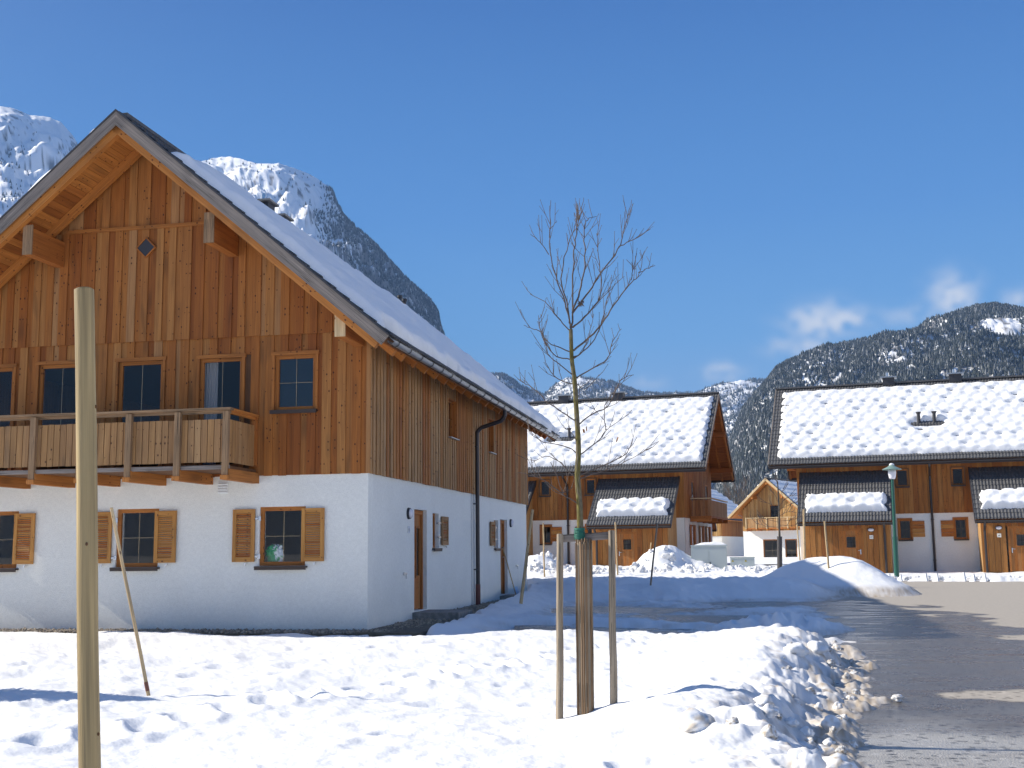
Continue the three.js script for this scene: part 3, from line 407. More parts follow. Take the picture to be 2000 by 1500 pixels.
// ---------- the chalet in front ----------
{
  const W = 9.35, Ln = 16.4, ST = 2.97, MX = -W / 2, m = .848, RT = 9.97, OV = .8, OZ = 1.4;
  const yTop = (x) => RT - m * Math.abs(x - MX), slopeL = Math.hypot(W / 2 + OV, m * (W / 2 + OV)), TH = .30;
  const house = thing('chalet', 'large chalet with white plaster ground floor, brown board gable and a long balcony', 'house', H1C, -YAW1);
  const gw = [[-2.17, 1.23, -1.24, 2.35], [-5.16, 1.23, -4.26, 2.36], [-8.24, 1.23, -7.3, 2.36]];
  put('plaster_wall', panelGeo([[-W, -.5], [0, -.5], [0, ST], [-W, ST]], gw, .3), M.stucco, house);
  const sideHoles = [[3.17, .22, 4.19, 2.38], [4.69, 1.55, 5.24, 2.34], [11.36, 1.55, 11.94, 2.34], [12.24, .22, 13.25, 2.38]];
  const side = put('plaster_wall', panelGeo([[.3, -.5], [Ln, -.5], [Ln, ST], [.3, ST]], sideHoles, .3).rotateY(Math.PI / 2), M.stucco, house);
  new Bag().box(-W + .15, ST / 2 - .25, -Ln / 2, .3, ST + .5, Ln - .62).box(-W / 2, ST / 2 - .25, -Ln + .15, W - .61, ST + .5, .3).mesh('plaster_wall', M.stucco, house);
  new Bag().box(-W / 2, ST + .1, -Ln / 2 - .01, W - .05, .2, Ln - .1).box(-W / 2, .0, -Ln / 2, W - .65, .2, Ln - .65).box(-W / 2, 5.62, -Ln / 2, W - .5, .1, Ln - .5).mesh('floor_slab', M.room, house);
  // timber upper storey: backing walls, then every board
  const up = [[-1.90, 4.20, -1.06, 5.28], [-3.47, 3.12, -2.57, 5.28], [-5.22, 3.12, -4.25, 5.29], [-6.98, 3.12, -6.0, 5.30], [-8.62, 3.12, -7.54, 5.28]];
  const yu = (x) => yTop(x) - TH - .02, yb = (x) => yTop(x) - .2;
  put('gable_wall', panelGeo([[-W, ST + .02], [0, ST + .02], [0, yu(0) - .04], [MX, yu(MX) - .04], [-W, yu(-W) - .04]], up, .2), M.backing, house);
  put('gable_wall', panelGeo([[-W, ST + .02], [0, ST + .02], [0, yu(0) - .04], [MX, yu(MX) - .04], [-W, yu(-W) - .04]], [], .2).translate(0, 0, -Ln + .2), M.backing, house);
  const uwin = [[5.95, 4.2, 6.72, 5.15], [10.45, 4.2, 11.15, 5.15]];
  put('side_wall', panelGeo([[.2, ST + .02], [Ln - .2, ST + .02], [Ln - .2, yu(0) - .06], [.2, yu(0) - .06]], uwin, .2).rotateY(Math.PI / 2), M.backing, house);
  new Bag().box(-W + .1, 4.3, -Ln / 2, .2, 2.6, Ln - .41).mesh('side_wall', M.backing, house);
  boards(house, -W - .05, .05, ST - .02, (x) => Math.min(5.74, yu(x)), up.map(([a, b, c, d]) => [a - .03, b - .06, c + .03, d + .05]), .002, {});
  boards(house, -W + .2, -.2, 5.68, (x) => Math.min(8.02, yb(x)), [], .056, {});
  boards(house, MX - 2.1, MX + 2.1, 7.99, (x) => yb(x), [], .060, {});
  new Bag().box(MX, 8.01, .125, 3.5, .075, .03, { grain: 'x' }).mesh('belt_board', larch[2], house);
  boards(house, -.04, Ln + .06, ST - .02, () => yu(0) + .05, uwin.map(([a, b, c, d]) => [a, b, c, d]), .002, { axis: 'z', pitch: .222, wOver: .145, thick: .03, gapsOnly: true, mats: [...larchPale, larch[0], larch[2], larch[4], larch[5]], name: 'batten' });
  { const v = part('gable_vent', house, [-4.67, 7.59, .105]); new Bag().box(0, 0, .004, .27, .27, .02, { rot: [0, 0, Math.PI / 4] }).mesh('shade_panel', M.dark, v); const f = new Bag(), r = Math.PI / 4; for (let k = 0; k < 4; k++) { const a = r + k * Math.PI / 2; f.box(Math.cos(a) * .145, Math.sin(a) * .145, .004, .025, .3, .05, { rot: [0, 0, a] }); } f.mesh('vent_frame', M.orange2, v); }  // no hole here: a solid dark panel imitates the shade inside the vent
  // windows and balcony doors of the upper storey
  up.forEach(([a, b, c, d], i) => {
    const w = c - a, h = d - b, g = windowPart(house, (a + c) / 2, b, -.03, w, h, { fw: .07, twin: i === 0, sill: i === 0, curtain: i === 1 ? .34 : 0, name: i ? 'balcony_door' : 'window', sillOut: .12 });
    const t = new Bag(); t.box(0, h + .035, .075, w + .14, .07, .05, { grain: 'x' }); t.box(-w / 2 - .025, h / 2, .07, .05, h, .04).box(w / 2 + .025, h / 2, .07, .05, h, .04); t.mesh('surround', M.frame, g);
  });
  // ground floor windows with louvred shutters
  gw.forEach(([a, b, c, d], i) => {
    windowPart(house, (a + c) / 2, b, -.07, c - a, d - b, { fw: .078, sillOut: .13, curtain: i === 2 ? .4 : 0 });
    shutterPart(house, a - .30, b + .08, .045, .45, 1.0, {}); shutterPart(house, c + .165, b + .08, .045, .45, 1.0, {});
    const hg = new Bag(); for (const y of [b + .18, d - .22]) hg.box(a - .045, y, .03, .075, .035, .03).box(a + .01, y, .022, .05, .09, .01); hg.mesh('shutter_hinge', M.steel, house);
  });
  { const v = part('air_vent', house, [-2.935, 2.74, .012]); new Bag().box(0, 0, -.004, .2, .23, .012).mesh('plate', M.white, v); for (let k = 0; k < 4; k++) { const s = put('louver', boxGeo(.18, .036, .012), M.white, v); s.position.set(0, -.08 + k * .052, .012); s.rotation.x = -.6; } }
  // doors, small windows, lamps and numbers on the side
  for (const [i, q] of [[0, 3.68], [1, 12.745]]) doorPart(house, -.15, .22, -q, 1.0, 2.15, Math.PI / 2, { glassAt: [i ? -.2 : .2, .33, .3, .5], hand: i ? 1 : -1 });
  for (const [z, sz, d] of [[4.965, 5.66, 1], [11.65, 11.02, -1]]) { windowPart(house, -.12, 1.55, -z, .55, .79, { ry: Math.PI / 2, fw: .06, sillOut: .14 }); shutterPart(house, .04, 1.62, -sz, .58, .66, { ry: Math.PI / 2, slats: 13, mat: larchPale[0] }); const hg = new Bag(); for (const y of [1.8, 2.12]) hg.box(.03, y, -z - d * .2, .04, .03, .22); hg.mesh('shutter_hinge', M.steel, house); }
  for (const [a, b, c, d] of uwin) { const w = windowPart(house, -.06, b, -(a + c) / 2, c - a, d - b, { ry: Math.PI / 2, fw: .06, sill: false }); new Bag().box(0, -.015, .1, c - a + .06, .025, .2).mesh('sill', M.zinc, w); const t = new Bag(); t.box(-(c - a) / 2 + .012, (d - b) / 2, .06, .024, d - b, .12).box((c - a) / 2 - .012, (d - b) / 2, .06, .024, d - b, .12).box(0, d - b - .012, .06, c - a - .05, .024, .12, { grain: 'x' }); t.mesh('reveal', M.orange2, w); }
  wallLamp(house, .0, 2.27, -2.7, Math.PI / 2); wallLamp(house, .0, 2.3, -13.72, Math.PI / 2);
  numberPlate(house, '12', .008, 1.93, -2.72, Math.PI / 2, .15, '#c9ccd2');
  for (const z of [2.4, 14.6]) { const t = part('water_tap', house, [0, 1.02, -z], Math.PI / 2), b = new Bag(); b.box(0, 0, .03, .24, .025, .02).box(.0, -.05, .05, .02, .1, .02).box(-.08, .0, .02, .03, .06, .03); b.mesh('tap_body', M.steel, t); }
  // balcony
  {
    const bal = part('balcony', house), z = 1.3, xr = -2.27, xl = -8.75, posts = [-2.27, -3.22, -4.2, -5.18, -6.16, -7.14, -8.12, -8.72];
    new Bag().box((xl + xr) / 2, 3.03, z / 2 + .02, xr - xl + .06, .06, z - .04, { grain: 'x' }).mesh('deck', M.backing, bal);
    new Bag().box((xl + xr) / 2, 3.03, z + .02, xr - xl + .12, .075, .045, { grain: 'x' }).mesh('edge_beam', M.grey, bal);
    new Bag().box((xl + xr) / 2, 4.1, z, xr - xl + .16, .045, .15, { grain: 'x' }).box((xl + xr) / 2, 4.05, z - .01, xr - xl + .1, .055, .06, { grain: 'x' }).mesh('handrail', M.rail, bal);
    new Bag().box(xr, 4.1, z / 2 - .04, .13, .045, z - .09, { grain: 'z' }).box(xr, 4.05, z / 2 - .04, .06, .055, z - .09, { grain: 'z' }).mesh('handrail', M.orange, bal);
    for (const x of posts) { new Bag().box(x, 3.47, z + .062, .115, 1.17, .08).mesh('post', M.rail, bal); }
    new Bag().box(xr, 3.6, .09, .1, .95, .07).mesh('post', M.orange2, bal);
    for (const x of posts) { const j = new Bag(); j.box(x + .0, 2.9, z / 2 + .03, .15, .2, z + .08, { grain: 'z' }); j.box(x, 2.84, z + .09, .149, .08, .06, { grain: 'z' }); j.mesh('joist', M.orange, bal); }
    new Bag().box((xl + xr) / 2, 3.86, z - .032, xr - xl, .07, .03, { grain: 'x' }).box((xl + xr) / 2, 3.2, z - .032, xr - xl, .07, .03, { grain: 'x' }).mesh('rail', M.backing, bal);
    const np = 50, pitch = (xr - xl) / np; for (let i = 0; i < np; i++) { const s = put('slat', boxGeo(pitch - .013, .79 + rr(-.008, .008), .024, 'y'), pick(larchPale), bal); s.position.set(xl + (i + .5) * pitch, 3.52, z); s.rotation.z = rr(-.004, .004); }
    for (let i = 0; i < 8; i++) { const s = put('slat', boxGeo(.024, .79, .128, 'y'), pick(larchPale), bal); s.position.set(xr, 3.52, .2 + i * .142); }
  }
  // roof
  {
    const roof = part('roof', house), z0 = OZ, z1 = -Ln - OZ - .4, len = z0 - z1;
    for (const s of [1, -1]) {
      const eX = MX + s * (W / 2 + OV), eY = yTop(eX), down = V(eX - MX, eY - RT, 0).normalize(), nrm = V(-down.y * s, down.x * s, 0); if (nrm.y < 0) nrm.negate();
      const at = (t, n, z) => V(MX, RT, z).addScaledVector(down, t).addScaledVector(nrm, n), ang = Math.atan2(down.y, down.x);
      const slab = new Bag(); { const c = at(slopeL / 2, -.10, (z0 + z1) / 2); slab.box(c.x, c.y, c.z, slopeL - .02, .10, len - .1, { rot: [0, 0, ang], grain: 'z' }); } slab.mesh('roof_deck', M.backing, roof);
      // soffit planks below the front verge, each its own, and below the rest of the roof
      const np = 46; for (let k = 0; k < np; k++) { const t = (k + .5) * slopeL / np, c = at(t, -.165, z0 - .72), pm = put('soffit_plank', boxGeo(slopeL / np - .006, .022, 1.36, 'z'), pick([M.orange, M.orange2, M.orange, larch[1]]), roof); pm.position.copy(c); pm.rotation.z = ang; }
      const so = new Bag(); { const c = at(slopeL / 2, -.165, (z1 - .0) / 2); so.box(c.x, c.y, (z1 + .0) / 2 - .02, slopeL, .02, -z1 - .1, { rot: [0, 0, ang], grain: 'z' }); } so.mesh('soffit', M.orange2, roof);
      for (const [zz, hgt] of [[z0 - .10, .16], [.30, .14]]) { const b = new Bag(), c = at(slopeL / 2 + (s > 0 ? 0 : 0), -.18 - hgt / 2, zz); b.box(c.x, c.y, c.z, slopeL - .12, hgt, .12, { rot: [0, 0, ang], grain: 'x' }); b.mesh('rafter', M.orange, roof); }
      { const g = panelGeo([[MX, RT + .0], [eX + s * .03, yTop(eX + s * .03)], [eX + s * .03 - s * .14, yTop(eX - s * .11) - .28 + .0], [MX, RT - .28]], [], .035); const U = g.attributes.uv, P = g.attributes.position; for (let q = 0; q < U.count; q++) U.setXY(q, (P.getY(q) - yTop(P.getX(q))) + s, P.getX(q) * 1.3); g.translate(0, 0, z0 + .04); put('barge_board', g, M.grey, roof); }
      { const b = new Bag(), c = at(slopeL / 2, .012, z0 + .0); b.box(c.x, c.y, c.z, slopeL + .04, .03, .11, { rot: [0, 0, ang], grain: 'x' }); b.mesh('verge_flashing', M.dark, roof); }
      { const b = new Bag(), c = at(slopeL / 2 - .02, -.11, z1 - .02); b.box(c.x, c.y, c.z, slopeL + .1, .24, .035, { rot: [0, 0, ang], grain: 'x' }); b.mesh('barge_board', M.grey, roof); }
      for (let k = 0; k < 21; k++) { const zz = -.5 - k * .84, b = new Bag(), t1 = slopeL - .12, t0 = slopeL - 1.5, c = at((t0 + t1) / 2, -.26, zz); b.box(c.x, c.y, c.z, t1 - t0, .15, .1, { rot: [0, 0, ang], grain: 'x' }); b.mesh('rafter', pick([M.orange, M.orange2]), roof); }
      const mt = put('roof_tiles', tilesGeo(len - .06, slopeL + .06, { wave: .15, per: 5 }), M.tile, roof, 'stuff'); const al = s > 0 ? [0, 0, -1] : [0, 0, 1]; place(mt, slopeMatrix(at(0, .02, s > 0 ? z0 - .03 : z1 + .03).toArray(), al, down.toArray()));
      // gutter with its brackets
      const gx = eX + s * .06, gy = eY - .10; { const P = []; const g = gridGeo(1, 10, (u, v) => { const an = Math.PI + v * Math.PI; return [gx + Math.cos(an) * .07, gy + Math.sin(an) * .07, lerp(z0 - .02, z1 + .05, u)]; }); const gm = put('gutter', g, M.zinc, roof); const g2 = gridGeo(1, 10, (u, v) => { const an = Math.PI + v * Math.PI; return [gx + Math.cos(an) * .066, gy + Math.sin(an) * .066 + .002, lerp(z1 + .05, z0 - .02, u)]; }); put('gutter', g2, M.zinc, roof); }
      if (s > 0) { const b = new Bag(); for (let k = 0; k < 24; k++) { const zz = z0 - .3 - k * .8; for (let q = 0; q < 6; q++) { const an = Math.PI + (q + .5) / 6 * Math.PI; b.box(gx + Math.cos(an) * .076, gy + Math.sin(an) * .076, zz, .045, .008, .03, { rot: [0, 0, an + Math.PI / 2] }); } } b.mesh('gutter_bracket', M.dark, roof, 'stuff'); }
    }
    // purlins that carry the verge
    for (const [dx, yb, yt, face] of [[1.9, 7.30, 7.82, 1], [4.52, 5.38, 5.86, 1]]) for (const s of [1, -1]) { const x = MX + s * dx, b = new Bag(); b.box(x, (yb + yt) / 2 - .01, .66, .19, yt - yb, 1.1, { grain: 'z' }); b.mesh('purlin', M.orange2, roof); new Bag().box(x, (yb + yt) / 2 + .02, 1.225, .205, yt - yb + .07, .03).mesh('purlin_cover', dx > 3 ? M.pale : M.rail, roof); }
    new Bag().box(MX, RT + .02, (z0 + z1) / 2 - .1, .2, .07, len - .24, { grain: 'z' }).mesh('ridge_cap', M.tile, roof);
    // chimneys and vents
    { const c = part('chimney', house, [MX + .12, RT - .25, -6.0]); for (const [q, hh] of [[.55, 0], [-.45, -.1]]) { new Bag().box(0, .2 + hh, q, .4, .42, .44).mesh('chimney_body', M.dark, c); new Bag().box(0, .43 + hh, q, .56, .05, .62).mesh('cover_plate', M.concrete, c); } put('steel_cowl', new THREE.CylinderGeometry(.09, .09, .22, 20).translate(0, .56, .55), M.steel, c); }
    for (const dz of [0, .55]) { const v = part('roof_vent', house, [MX + .5, RT - .42, -20.6 + dz + 4]); put('vent_pipe', new THREE.CylinderGeometry(.06, .06, .5, 12).translate(0, .2, 0), M.dark, v); put('vent_cap', new THREE.CylinderGeometry(.09, .09, .08, 12).translate(0, .45, 0), M.dark, v); }
    { const pts = [V(eave(1) + .05, 5.14, -8.85), V(eave(1) + .05, 5.0, -8.85), V(eave(1) - .06, 4.86, -8.85), V(.22, 4.70, -8.85), V(.11, 4.58, -8.85), V(.10, 4.4, -8.85), V(.10, 2.5, -8.85), V(.10, .5, -8.85)]; const d = part('downpipe', house); put('pipe', tubeGeo(new THREE.CatmullRomCurve3(pts, false, 'catmullrom', .2).getPoints(60), .055, 12), M.pipe, d); put('standpipe', tubeGeo([V(.10, .62, -8.85), V(.10, -.4, -8.85)], .066, 12), std('rust', L(.13, .04, .03), { roughness: .6 }), d); for (const y of [1.0, 2.7, 4.2]) new Bag().box(.06, y, -8.85, .12, .03, .14).mesh('clip', M.dark, d); put('conductor', tubeGeo([V(.02, 2.95, -8.5), V(.02, .1, -8.5)], .008, 6), M.zinc, d); }
    function eave(s) { return MX + s * (W / 2 + OV); }
  }
  // snow on both slopes
  for (const s of [1, -1]) {
    const eX = MX + s * (W / 2 + OV), eY = yTop(eX), down = V(eX - MX, eY - RT, 0).normalize(), nrm = V(-down.y * s, down.x * s, 0); if (nrm.y < 0) nrm.negate();
    const len = OZ + Ln + OZ + .4 - .22, z0 = OZ - .10; const f = (a, q) => {
      const edge = slopeL - .10 + N3(a * .9, 3, s) * .2 + N3(a * 3.5, 1, s) * .12 + (a > 15 ? .1 : 0) - .5 * Math.max(0, N3(a * 1.6, 9, 4)), top = .35 + .28 * N3(a * .5, 5, 2) + 1.0 * sstep(2.6, .3, a) * (a < 2.6 ? 1 : 0), e = Math.min((edge - q) / .16, (q - top) / .3, (a - .03) / .10, (len - .02 - a) / .12);
      if (e < 0) return -.05; return lerp(-.03, .20 + N3(a * .7, q * .7, 2) * .08 + N3(a * 1.9, q * 1.9, 5) * .04 + N3(a * 4, q * 4, 3) * .02 + Math.max(0, N3(a * 6, q * 2, 6)) * .03 * sstep(1.2, 0, edge - q) - .09 * sstep(.55, .7, N3(a * 1.4, q * 1.4, 8)), Math.sqrt(clamp(e)));
    };
    const g = snowSheetGeo(len, slopeL + .12, f, .07), o = put('roof_snow', g, M.snow), base = V(MX, RT, s > 0 ? z0 : z0 - len).addScaledVector(nrm, .03); place(o, slopeMatrix(base.toArray(), s > 0 ? [0, 0, -1] : [0, 0, 1], down.toArray())); const w = new THREE.Matrix4().makeRotationY(-YAW1).setPosition(...H1C); o.updateMatrix(); place(o, w.multiply(o.matrix));
    tag(o, s > 0 ? 'smooth snow layer in shade on the steep slope above the chalet downpipe' : 'snow layer on the sunny slope of the chalet roof', 'snow');
  }
  // bag behind the window, gravel strip, step
  { const g = new THREE.SphereGeometry(1, 40, 28), P = g.attributes.position, C = []; for (let k = 0; k < P.count; k++) { const v = V(P.getX(k), P.getY(k), P.getZ(k)), f = 1 + N3(v.x * 2.2, v.y * 2.2, v.z * 2.2) * .5 + N3(v.x * 6, v.y * 2, v.z * 6) * .22; P.setXYZ(k, v.x * .16 * f, v.y * .2 * f * (1 - .2 * v.y), v.z * .07 * f); const gr = v.x + v.y * .35 + N3(v.x * 2.4 + 1, v.y * 2.6, v.z * 2.4) * 1.3 < .25; C.push(...(gr ? [.015, .28, .09] : [.72, .76, .74])); } g.setAttribute('color', new THREE.Float32BufferAttribute(C, 3)); g.computeVertexNormals(); const b = tag(put('bag', g, std('bag', L(1, 1, 1), { vertexColors: true, roughness: .45 })), 'crumpled green and white plastic bag standing inside the chalet window', 'bag'); const w = V(-1.93, 1.46, -.20).applyAxisAngle(V(0, 1, 0), -YAW1).add(V(...H1C)); b.position.copy(w); b.rotation.y = -YAW1; }
  { // pebbles of the drip strip
    const gg = new THREE.IcosahedronGeometry(1, 0), im = new THREE.InstancedMesh(gg, std('pebble', L(1, 1, 1), { roughness: .9 }), 9000), d = new THREE.Object3D(), c = new THREE.Color(); for (let k = 0; k < 9000; k++) { const front = k < 4200, lx = front ? rr(-9.2, .6) : .02 + rnd() * rr(.3, 1.15), lz = front ? .02 + rnd() * .62 : -rr(-.5, 16.4), w = V(lx, 0, lz).applyAxisAngle(V(0, 1, 0), -YAW1).add(V(...H1C)); const s = rr(.012, .032); d.position.set(w.x, w.y + rr(-.02, .03) + (front ? .015 : clamp((-lz) * .012, -.02, .07)), w.z); d.scale.set(s * rr(.8, 1.5), s * .8, s * rr(.8, 1.5)); d.rotation.set(rnd() * 3, rnd() * 3, rnd() * 3); d.updateMatrix(); im.setMatrixAt(k, d.matrix); const t = rr(.55, 1.25); im.setColorAt(k, c.setRGB(.36 * t, .30 * t, .23 * t)); }
    im.name = 'gravel'; im.userData = { kind: 'stuff', label: 'strip of pale gravel along the foot of the chalet walls', category: 'gravel' }; im.castShadow = im.receiveShadow = true; scene.add(im);
    const bed = new Bag(); bed.box(-W / 2, -.02, .35, W + .6, .06, .72).box(.62, .0, -8.0, 1.2, .09, 17.6); const bm = bed.mesh('gravel_bed', std('soil', L(.17, .14, .10), { map: plainNoise, roughness: .95 }), scene, 'structure'); bm.position.set(...H1C); bm.rotation.y = -YAW1; bm.userData.label = 'earth bed below the gravel beside the chalet';
    for (const [z, lb] of [[3.68, 'low concrete step below the chalet door near the gable corner'], [12.74, 'low concrete step below the chalet door where the shovel leans']]) { const s = tag(put('door_step', boxGeo(1.0, .2, 1.3), M.concrete), lb, 'step'); const w = V(.5, .1, -z).applyAxisAngle(V(0, 1, 0), -YAW1).add(V(...H1C)); s.position.copy(w); s.rotation.y = -YAW1; }
    const kb = tag(put('edging_stone', boxGeo(.06, .16, 7.6), M.concrete), 'thin concrete edging beside the gravel along the chalet side wall', 'edging'); const w = V(1.2, .02, -4.0).applyAxisAngle(V(0, 1, 0), -YAW1).add(V(...H1C)); kb.position.copy(w); kb.rotation.y = -YAW1;
  }
  { const w = (x, y, z) => V(x, y, z).applyAxisAngle(V(0, 1, 0), -YAW1).add(V(...H1C)).toArray(); const s = thing('snow_shovel', 'snow shovel with light blue blade leaning beside the second chalet door', 'shovel', w(.42, .12, -12.35), -YAW1); put('shaft', tubeGeo([V(.0, .1, 0), V(-.35, 1.45, .12)], .016, 8), M.pale, s); put('blade', gridGeo(8, 6, (u, v) => [lerp(-.0, .10, v) + .06 * Math.sin(u * Math.PI) * .6, lerp(.34, -.02, v), lerp(-.22, .22, u) + .0]), std('blue', L(.30, .52, .74), { roughness: .35, side: THREE.DoubleSide }), s); put('grip', boxGeo(.03, .03, .14), M.dark, s).position.set(-.35, 1.45, .12); }
}

// ---------- the row houses: eaves to the street, with porches ----------
const vcw = (b, cx, cy, cz, w, h, d, o = {}) => b.box(cx, cy, cz, w, h, d, { ...o, col: o.tone });
const tones = [[.44, .175, .036], [.39, .148, .028], [.47, .205, .05], [.34, .118, .02], [.42, .18, .042]];
function clad(parent, X0, X1, lo, hi, z, holes, { pitch = .24, name = 'cladding', axis = 'x', set = tones } = {}) { // narrow far boards, joined
  const b = new Bag(), n = Math.max(1, Math.round((X1 - X0) / pitch)), p = (X1 - X0) / n;
  for (let i = 0; i < n; i++) { const a = X0 + i * p, c = a + p - .012, m = (a + c) / 2, top = typeof hi === 'function' ? hi(m) : hi, bot = typeof lo === 'function' ? lo(m) : lo; let segs = [[bot, top]]; for (const [x0, y0, x1, y1] of holes) if (m > x0 - .02 && m < x1 + .02) segs = segs.flatMap(([l, h]) => [[l, Math.min(h, y0)], [Math.max(l, y1), h]]); const th = i % 2 ? .045 : .025, t = pick(set);
    for (const [l, h] of segs) if (h - l > .03) axis === 'x' ? b.box(m, (l + h) / 2, z + th / 2, c - a, h - l, th, { col: t }) : b.box(z + axis * th / 2, (l + h) / 2, m, th, h - l, c - a, { col: t }); }
  return b.mesh(name, M.woodvc, parent, 'stuff');
}
function boardShutter(parent, x, y, z, w, h) { const g = part('shutter', parent, [x, y, z]); for (let k = 0; k < 4; k++) { const m = put('board', boxGeo(w, h / 4 - .012, .035, 'x'), pick([M.orange2, M.shutter, M.frame]), g); m.position.set(0, (k + .5) * h / 4, 0); } return g; }
function rowHouse({ pos, yaw, sx, label, numbers, which }) {
  const RL = 15.6, VO = 1.37, a0 = VO, a1 = RL - VO, FW = -.92, BW = -10.02, RZ = -5.47, EY = 5.53, m = .836, RY = EY - RZ * m, ST = 2.93, A = (a) => sx * a, TH = .28;
  const h = thing('row_house', label, 'house', pos, -yaw, 'timber row houses beyond the parking bay'), mid = RL / 2, yT = (z) => RY - m * Math.abs(z - RZ), yU = (z) => yT(z) - TH;
  const lo = [[6.2, 1.62, 6.8, 2.62], [RL - 6.8, 1.62, RL - 6.2, 2.62]].map((q) => q), hi = [[6.2, 4.27, 6.78, 5.13], [RL - 6.78, 4.27, RL - 6.2, 5.13]];
  const fix = (q) => sx > 0 ? q : [-q[2], q[1], -q[0], q[3]];
  put('plaster_wall', panelGeo([[Math.min(A(a0), A(a1)), -.5], [Math.max(A(a0), A(a1)), -.5], [Math.max(A(a0), A(a1)), ST], [Math.min(A(a0), A(a1)), ST]], lo.map(fix), .25).translate(0, 0, FW), M.stucco, h);
  put('timber_wall', panelGeo([[Math.min(A(a0), A(a1)), ST + .01], [Math.max(A(a0), A(a1)), ST + .01], [Math.max(A(a0), A(a1)), yU(FW)], [Math.min(A(a0), A(a1)), yU(FW)]], hi.map(fix), .2).translate(0, 0, FW), M.backing, h);
  new Bag().box(A(mid), ST / 2 - .25, BW + .12, a1 - a0, ST + .5, .25).mesh('plaster_wall', M.stucco, h);
  new Bag().box(A(mid), (ST + yU(BW)) / 2, BW + .12, a1 - a0, yU(BW) - ST, .2).mesh('timber_wall', M.backing, h);
  new Bag().box(A(mid), ST, RZ, a1 - a0 - .5, .2, 8.4).box(A(mid), 5.6, RZ, a1 - a0 - .5, .1, 8.4).box(A(mid), .05, RZ, a1 - a0 - .5, .1, 8.4).mesh('floor_slab', M.room, h);
  for (const [a, dir] of [[a0, -1], [a1, 1]]) { // gable ends
    const x = A(a), s = sx * dir, g = panelGeo([[-BW, ST + .01], [-FW - .0, ST + .01], [-FW, yU(FW)], [-RZ, yU(RZ)], [-BW, yU(BW)]].map(([q, y]) => [q, y]), [], .2); g.rotateY(Math.PI / 2); g.translate(s > 0 ? x - .001 : x + .201, 0, 0); put('gable_wall', g, M.backing, h);
    const near = dir * sx > 0; new Bag().box(x - s * .125, ST / 2 - .25, (FW + BW) / 2, .25, ST + .5, FW - BW - .02).mesh('plaster_wall', M.stucco, h);
    const seen = which === 'pair' && dir < 0 || which === 'long' && dir < 0;
    clad(h, BW, FW + .04, ST - .02, (z) => yU(z) - .03, x + s * .002, seen && which === 'pair' ? [[-8.5, 3.0, -7.6, 5.0], [-3.9, 3.0, -2.9, 5.0]] : [], { axis: s, pitch: .23, name: 'cladding' });
    if (which === 'pair' && dir < 0) { // the end towards the street corner: balcony, doors and tall shutters
      for (const z of [-8.05, -3.4]) { const w = windowPart(h, x + s * .03, 3.0, z, .95, 2.0, { ry: s * Math.PI / 2, sill: false, name: 'balcony_door', frameM: M.frame }); }
      for (const z of [-3.1, -6.0, -8.3]) { const w = windowPart(h, x + s * .02, 1.3, z, .85, 1.25, { ry: s * Math.PI / 2 }); for (const q of [-.62, .62]) { const sh = part('shutter', h, [x + s * .06, 1.32, z + q], 0); new Bag().box(0, .62, 0, .04, 1.24, .42).mesh('leaf', pick([M.orange2, M.frame, larchPale[1]]), sh); } }
      const bal = part('balcony', h), bx = x + s * 1.15; new Bag().box(x + s * .58, 2.98, -5.6, 1.2, .1, 6.0, { grain: 'z' }).mesh('deck', M.orange2, bal); new Bag().box(bx, 3.99, -5.6, .12, .06, 6.05, { grain: 'z' }).box(x + s * .6, 3.99, -2.62, 1.1, .06, .1, { grain: 'x' }).mesh('handrail', M.pale, bal);
      for (let k = 0; k < 8; k++) new Bag().box(x + s * (.1 + k * .14), 3.46, -2.6, .12, .86, .025).mesh('slat', pick(larchRed), bal); for (let k = 0; k < 42; k++) new Bag().box(bx, 3.46, -2.68 - k * .142, .025, .86, .12).mesh('slat', pick(larchPale), bal); for (const z of [-2.6, -4.6, -6.6, -8.6]) new Bag().box(x + s * .6, 2.83, z, 1.15, .2, .14, { grain: 'x' }).mesh('joist', M.orange2, bal);
    }
  }
  clad(h, Math.min(A(a0), A(a1)), Math.max(A(a0), A(a1)), ST - .02, yU(FW), FW + .002, hi.map(fix), { pitch: .235 });
  for (const q of lo) { const [x0, y0, x1, y1] = fix(q), c = (x0 + x1) / 2; windowPart(h, c, y0, FW - .05, x1 - x0, y1 - y0, { sillOut: .12, fw: .075 }); new Bag().box(c, y1 + .03, FW + .02, x1 - x0 + .12, .07, .05, { grain: 'x' }).box(x0 - .03, (y0 + y1) / 2, FW + .02, .06, y1 - y0, .05).box(x1 + .03, (y0 + y1) / 2, FW + .02, .06, y1 - y0, .05).mesh('window_surround', M.frame, h); const inner = (q[0] + q[2]) / 2 < mid ? 1 : -1; boardShutter(h, c + sx * inner * .63, y0 + .12, FW + .04, .58, .80); }
  for (const q of hi) { const [x0, y0, x1, y1] = fix(q), c = (x0 + x1) / 2; windowPart(h, c, y0, FW - .02, x1 - x0, y1 - y0, { sillOut: .12, muntin: false }); new Bag().box(c, y1 + .03, FW + .05, x1 - x0 + .12, .06, .05, { grain: 'x' }).box(x0 - .03, (y0 + y1) / 2, FW + .05, .06, y1 - y0, .05).box(x1 + .03, (y0 + y1) / 2, FW + .05, .06, y1 - y0, .05).mesh('window_surround', M.backing, h); }
  // main roof
  const roof = part('roof', h), slope = Math.hypot(RZ, EY - RY), ang = Math.atan(m);
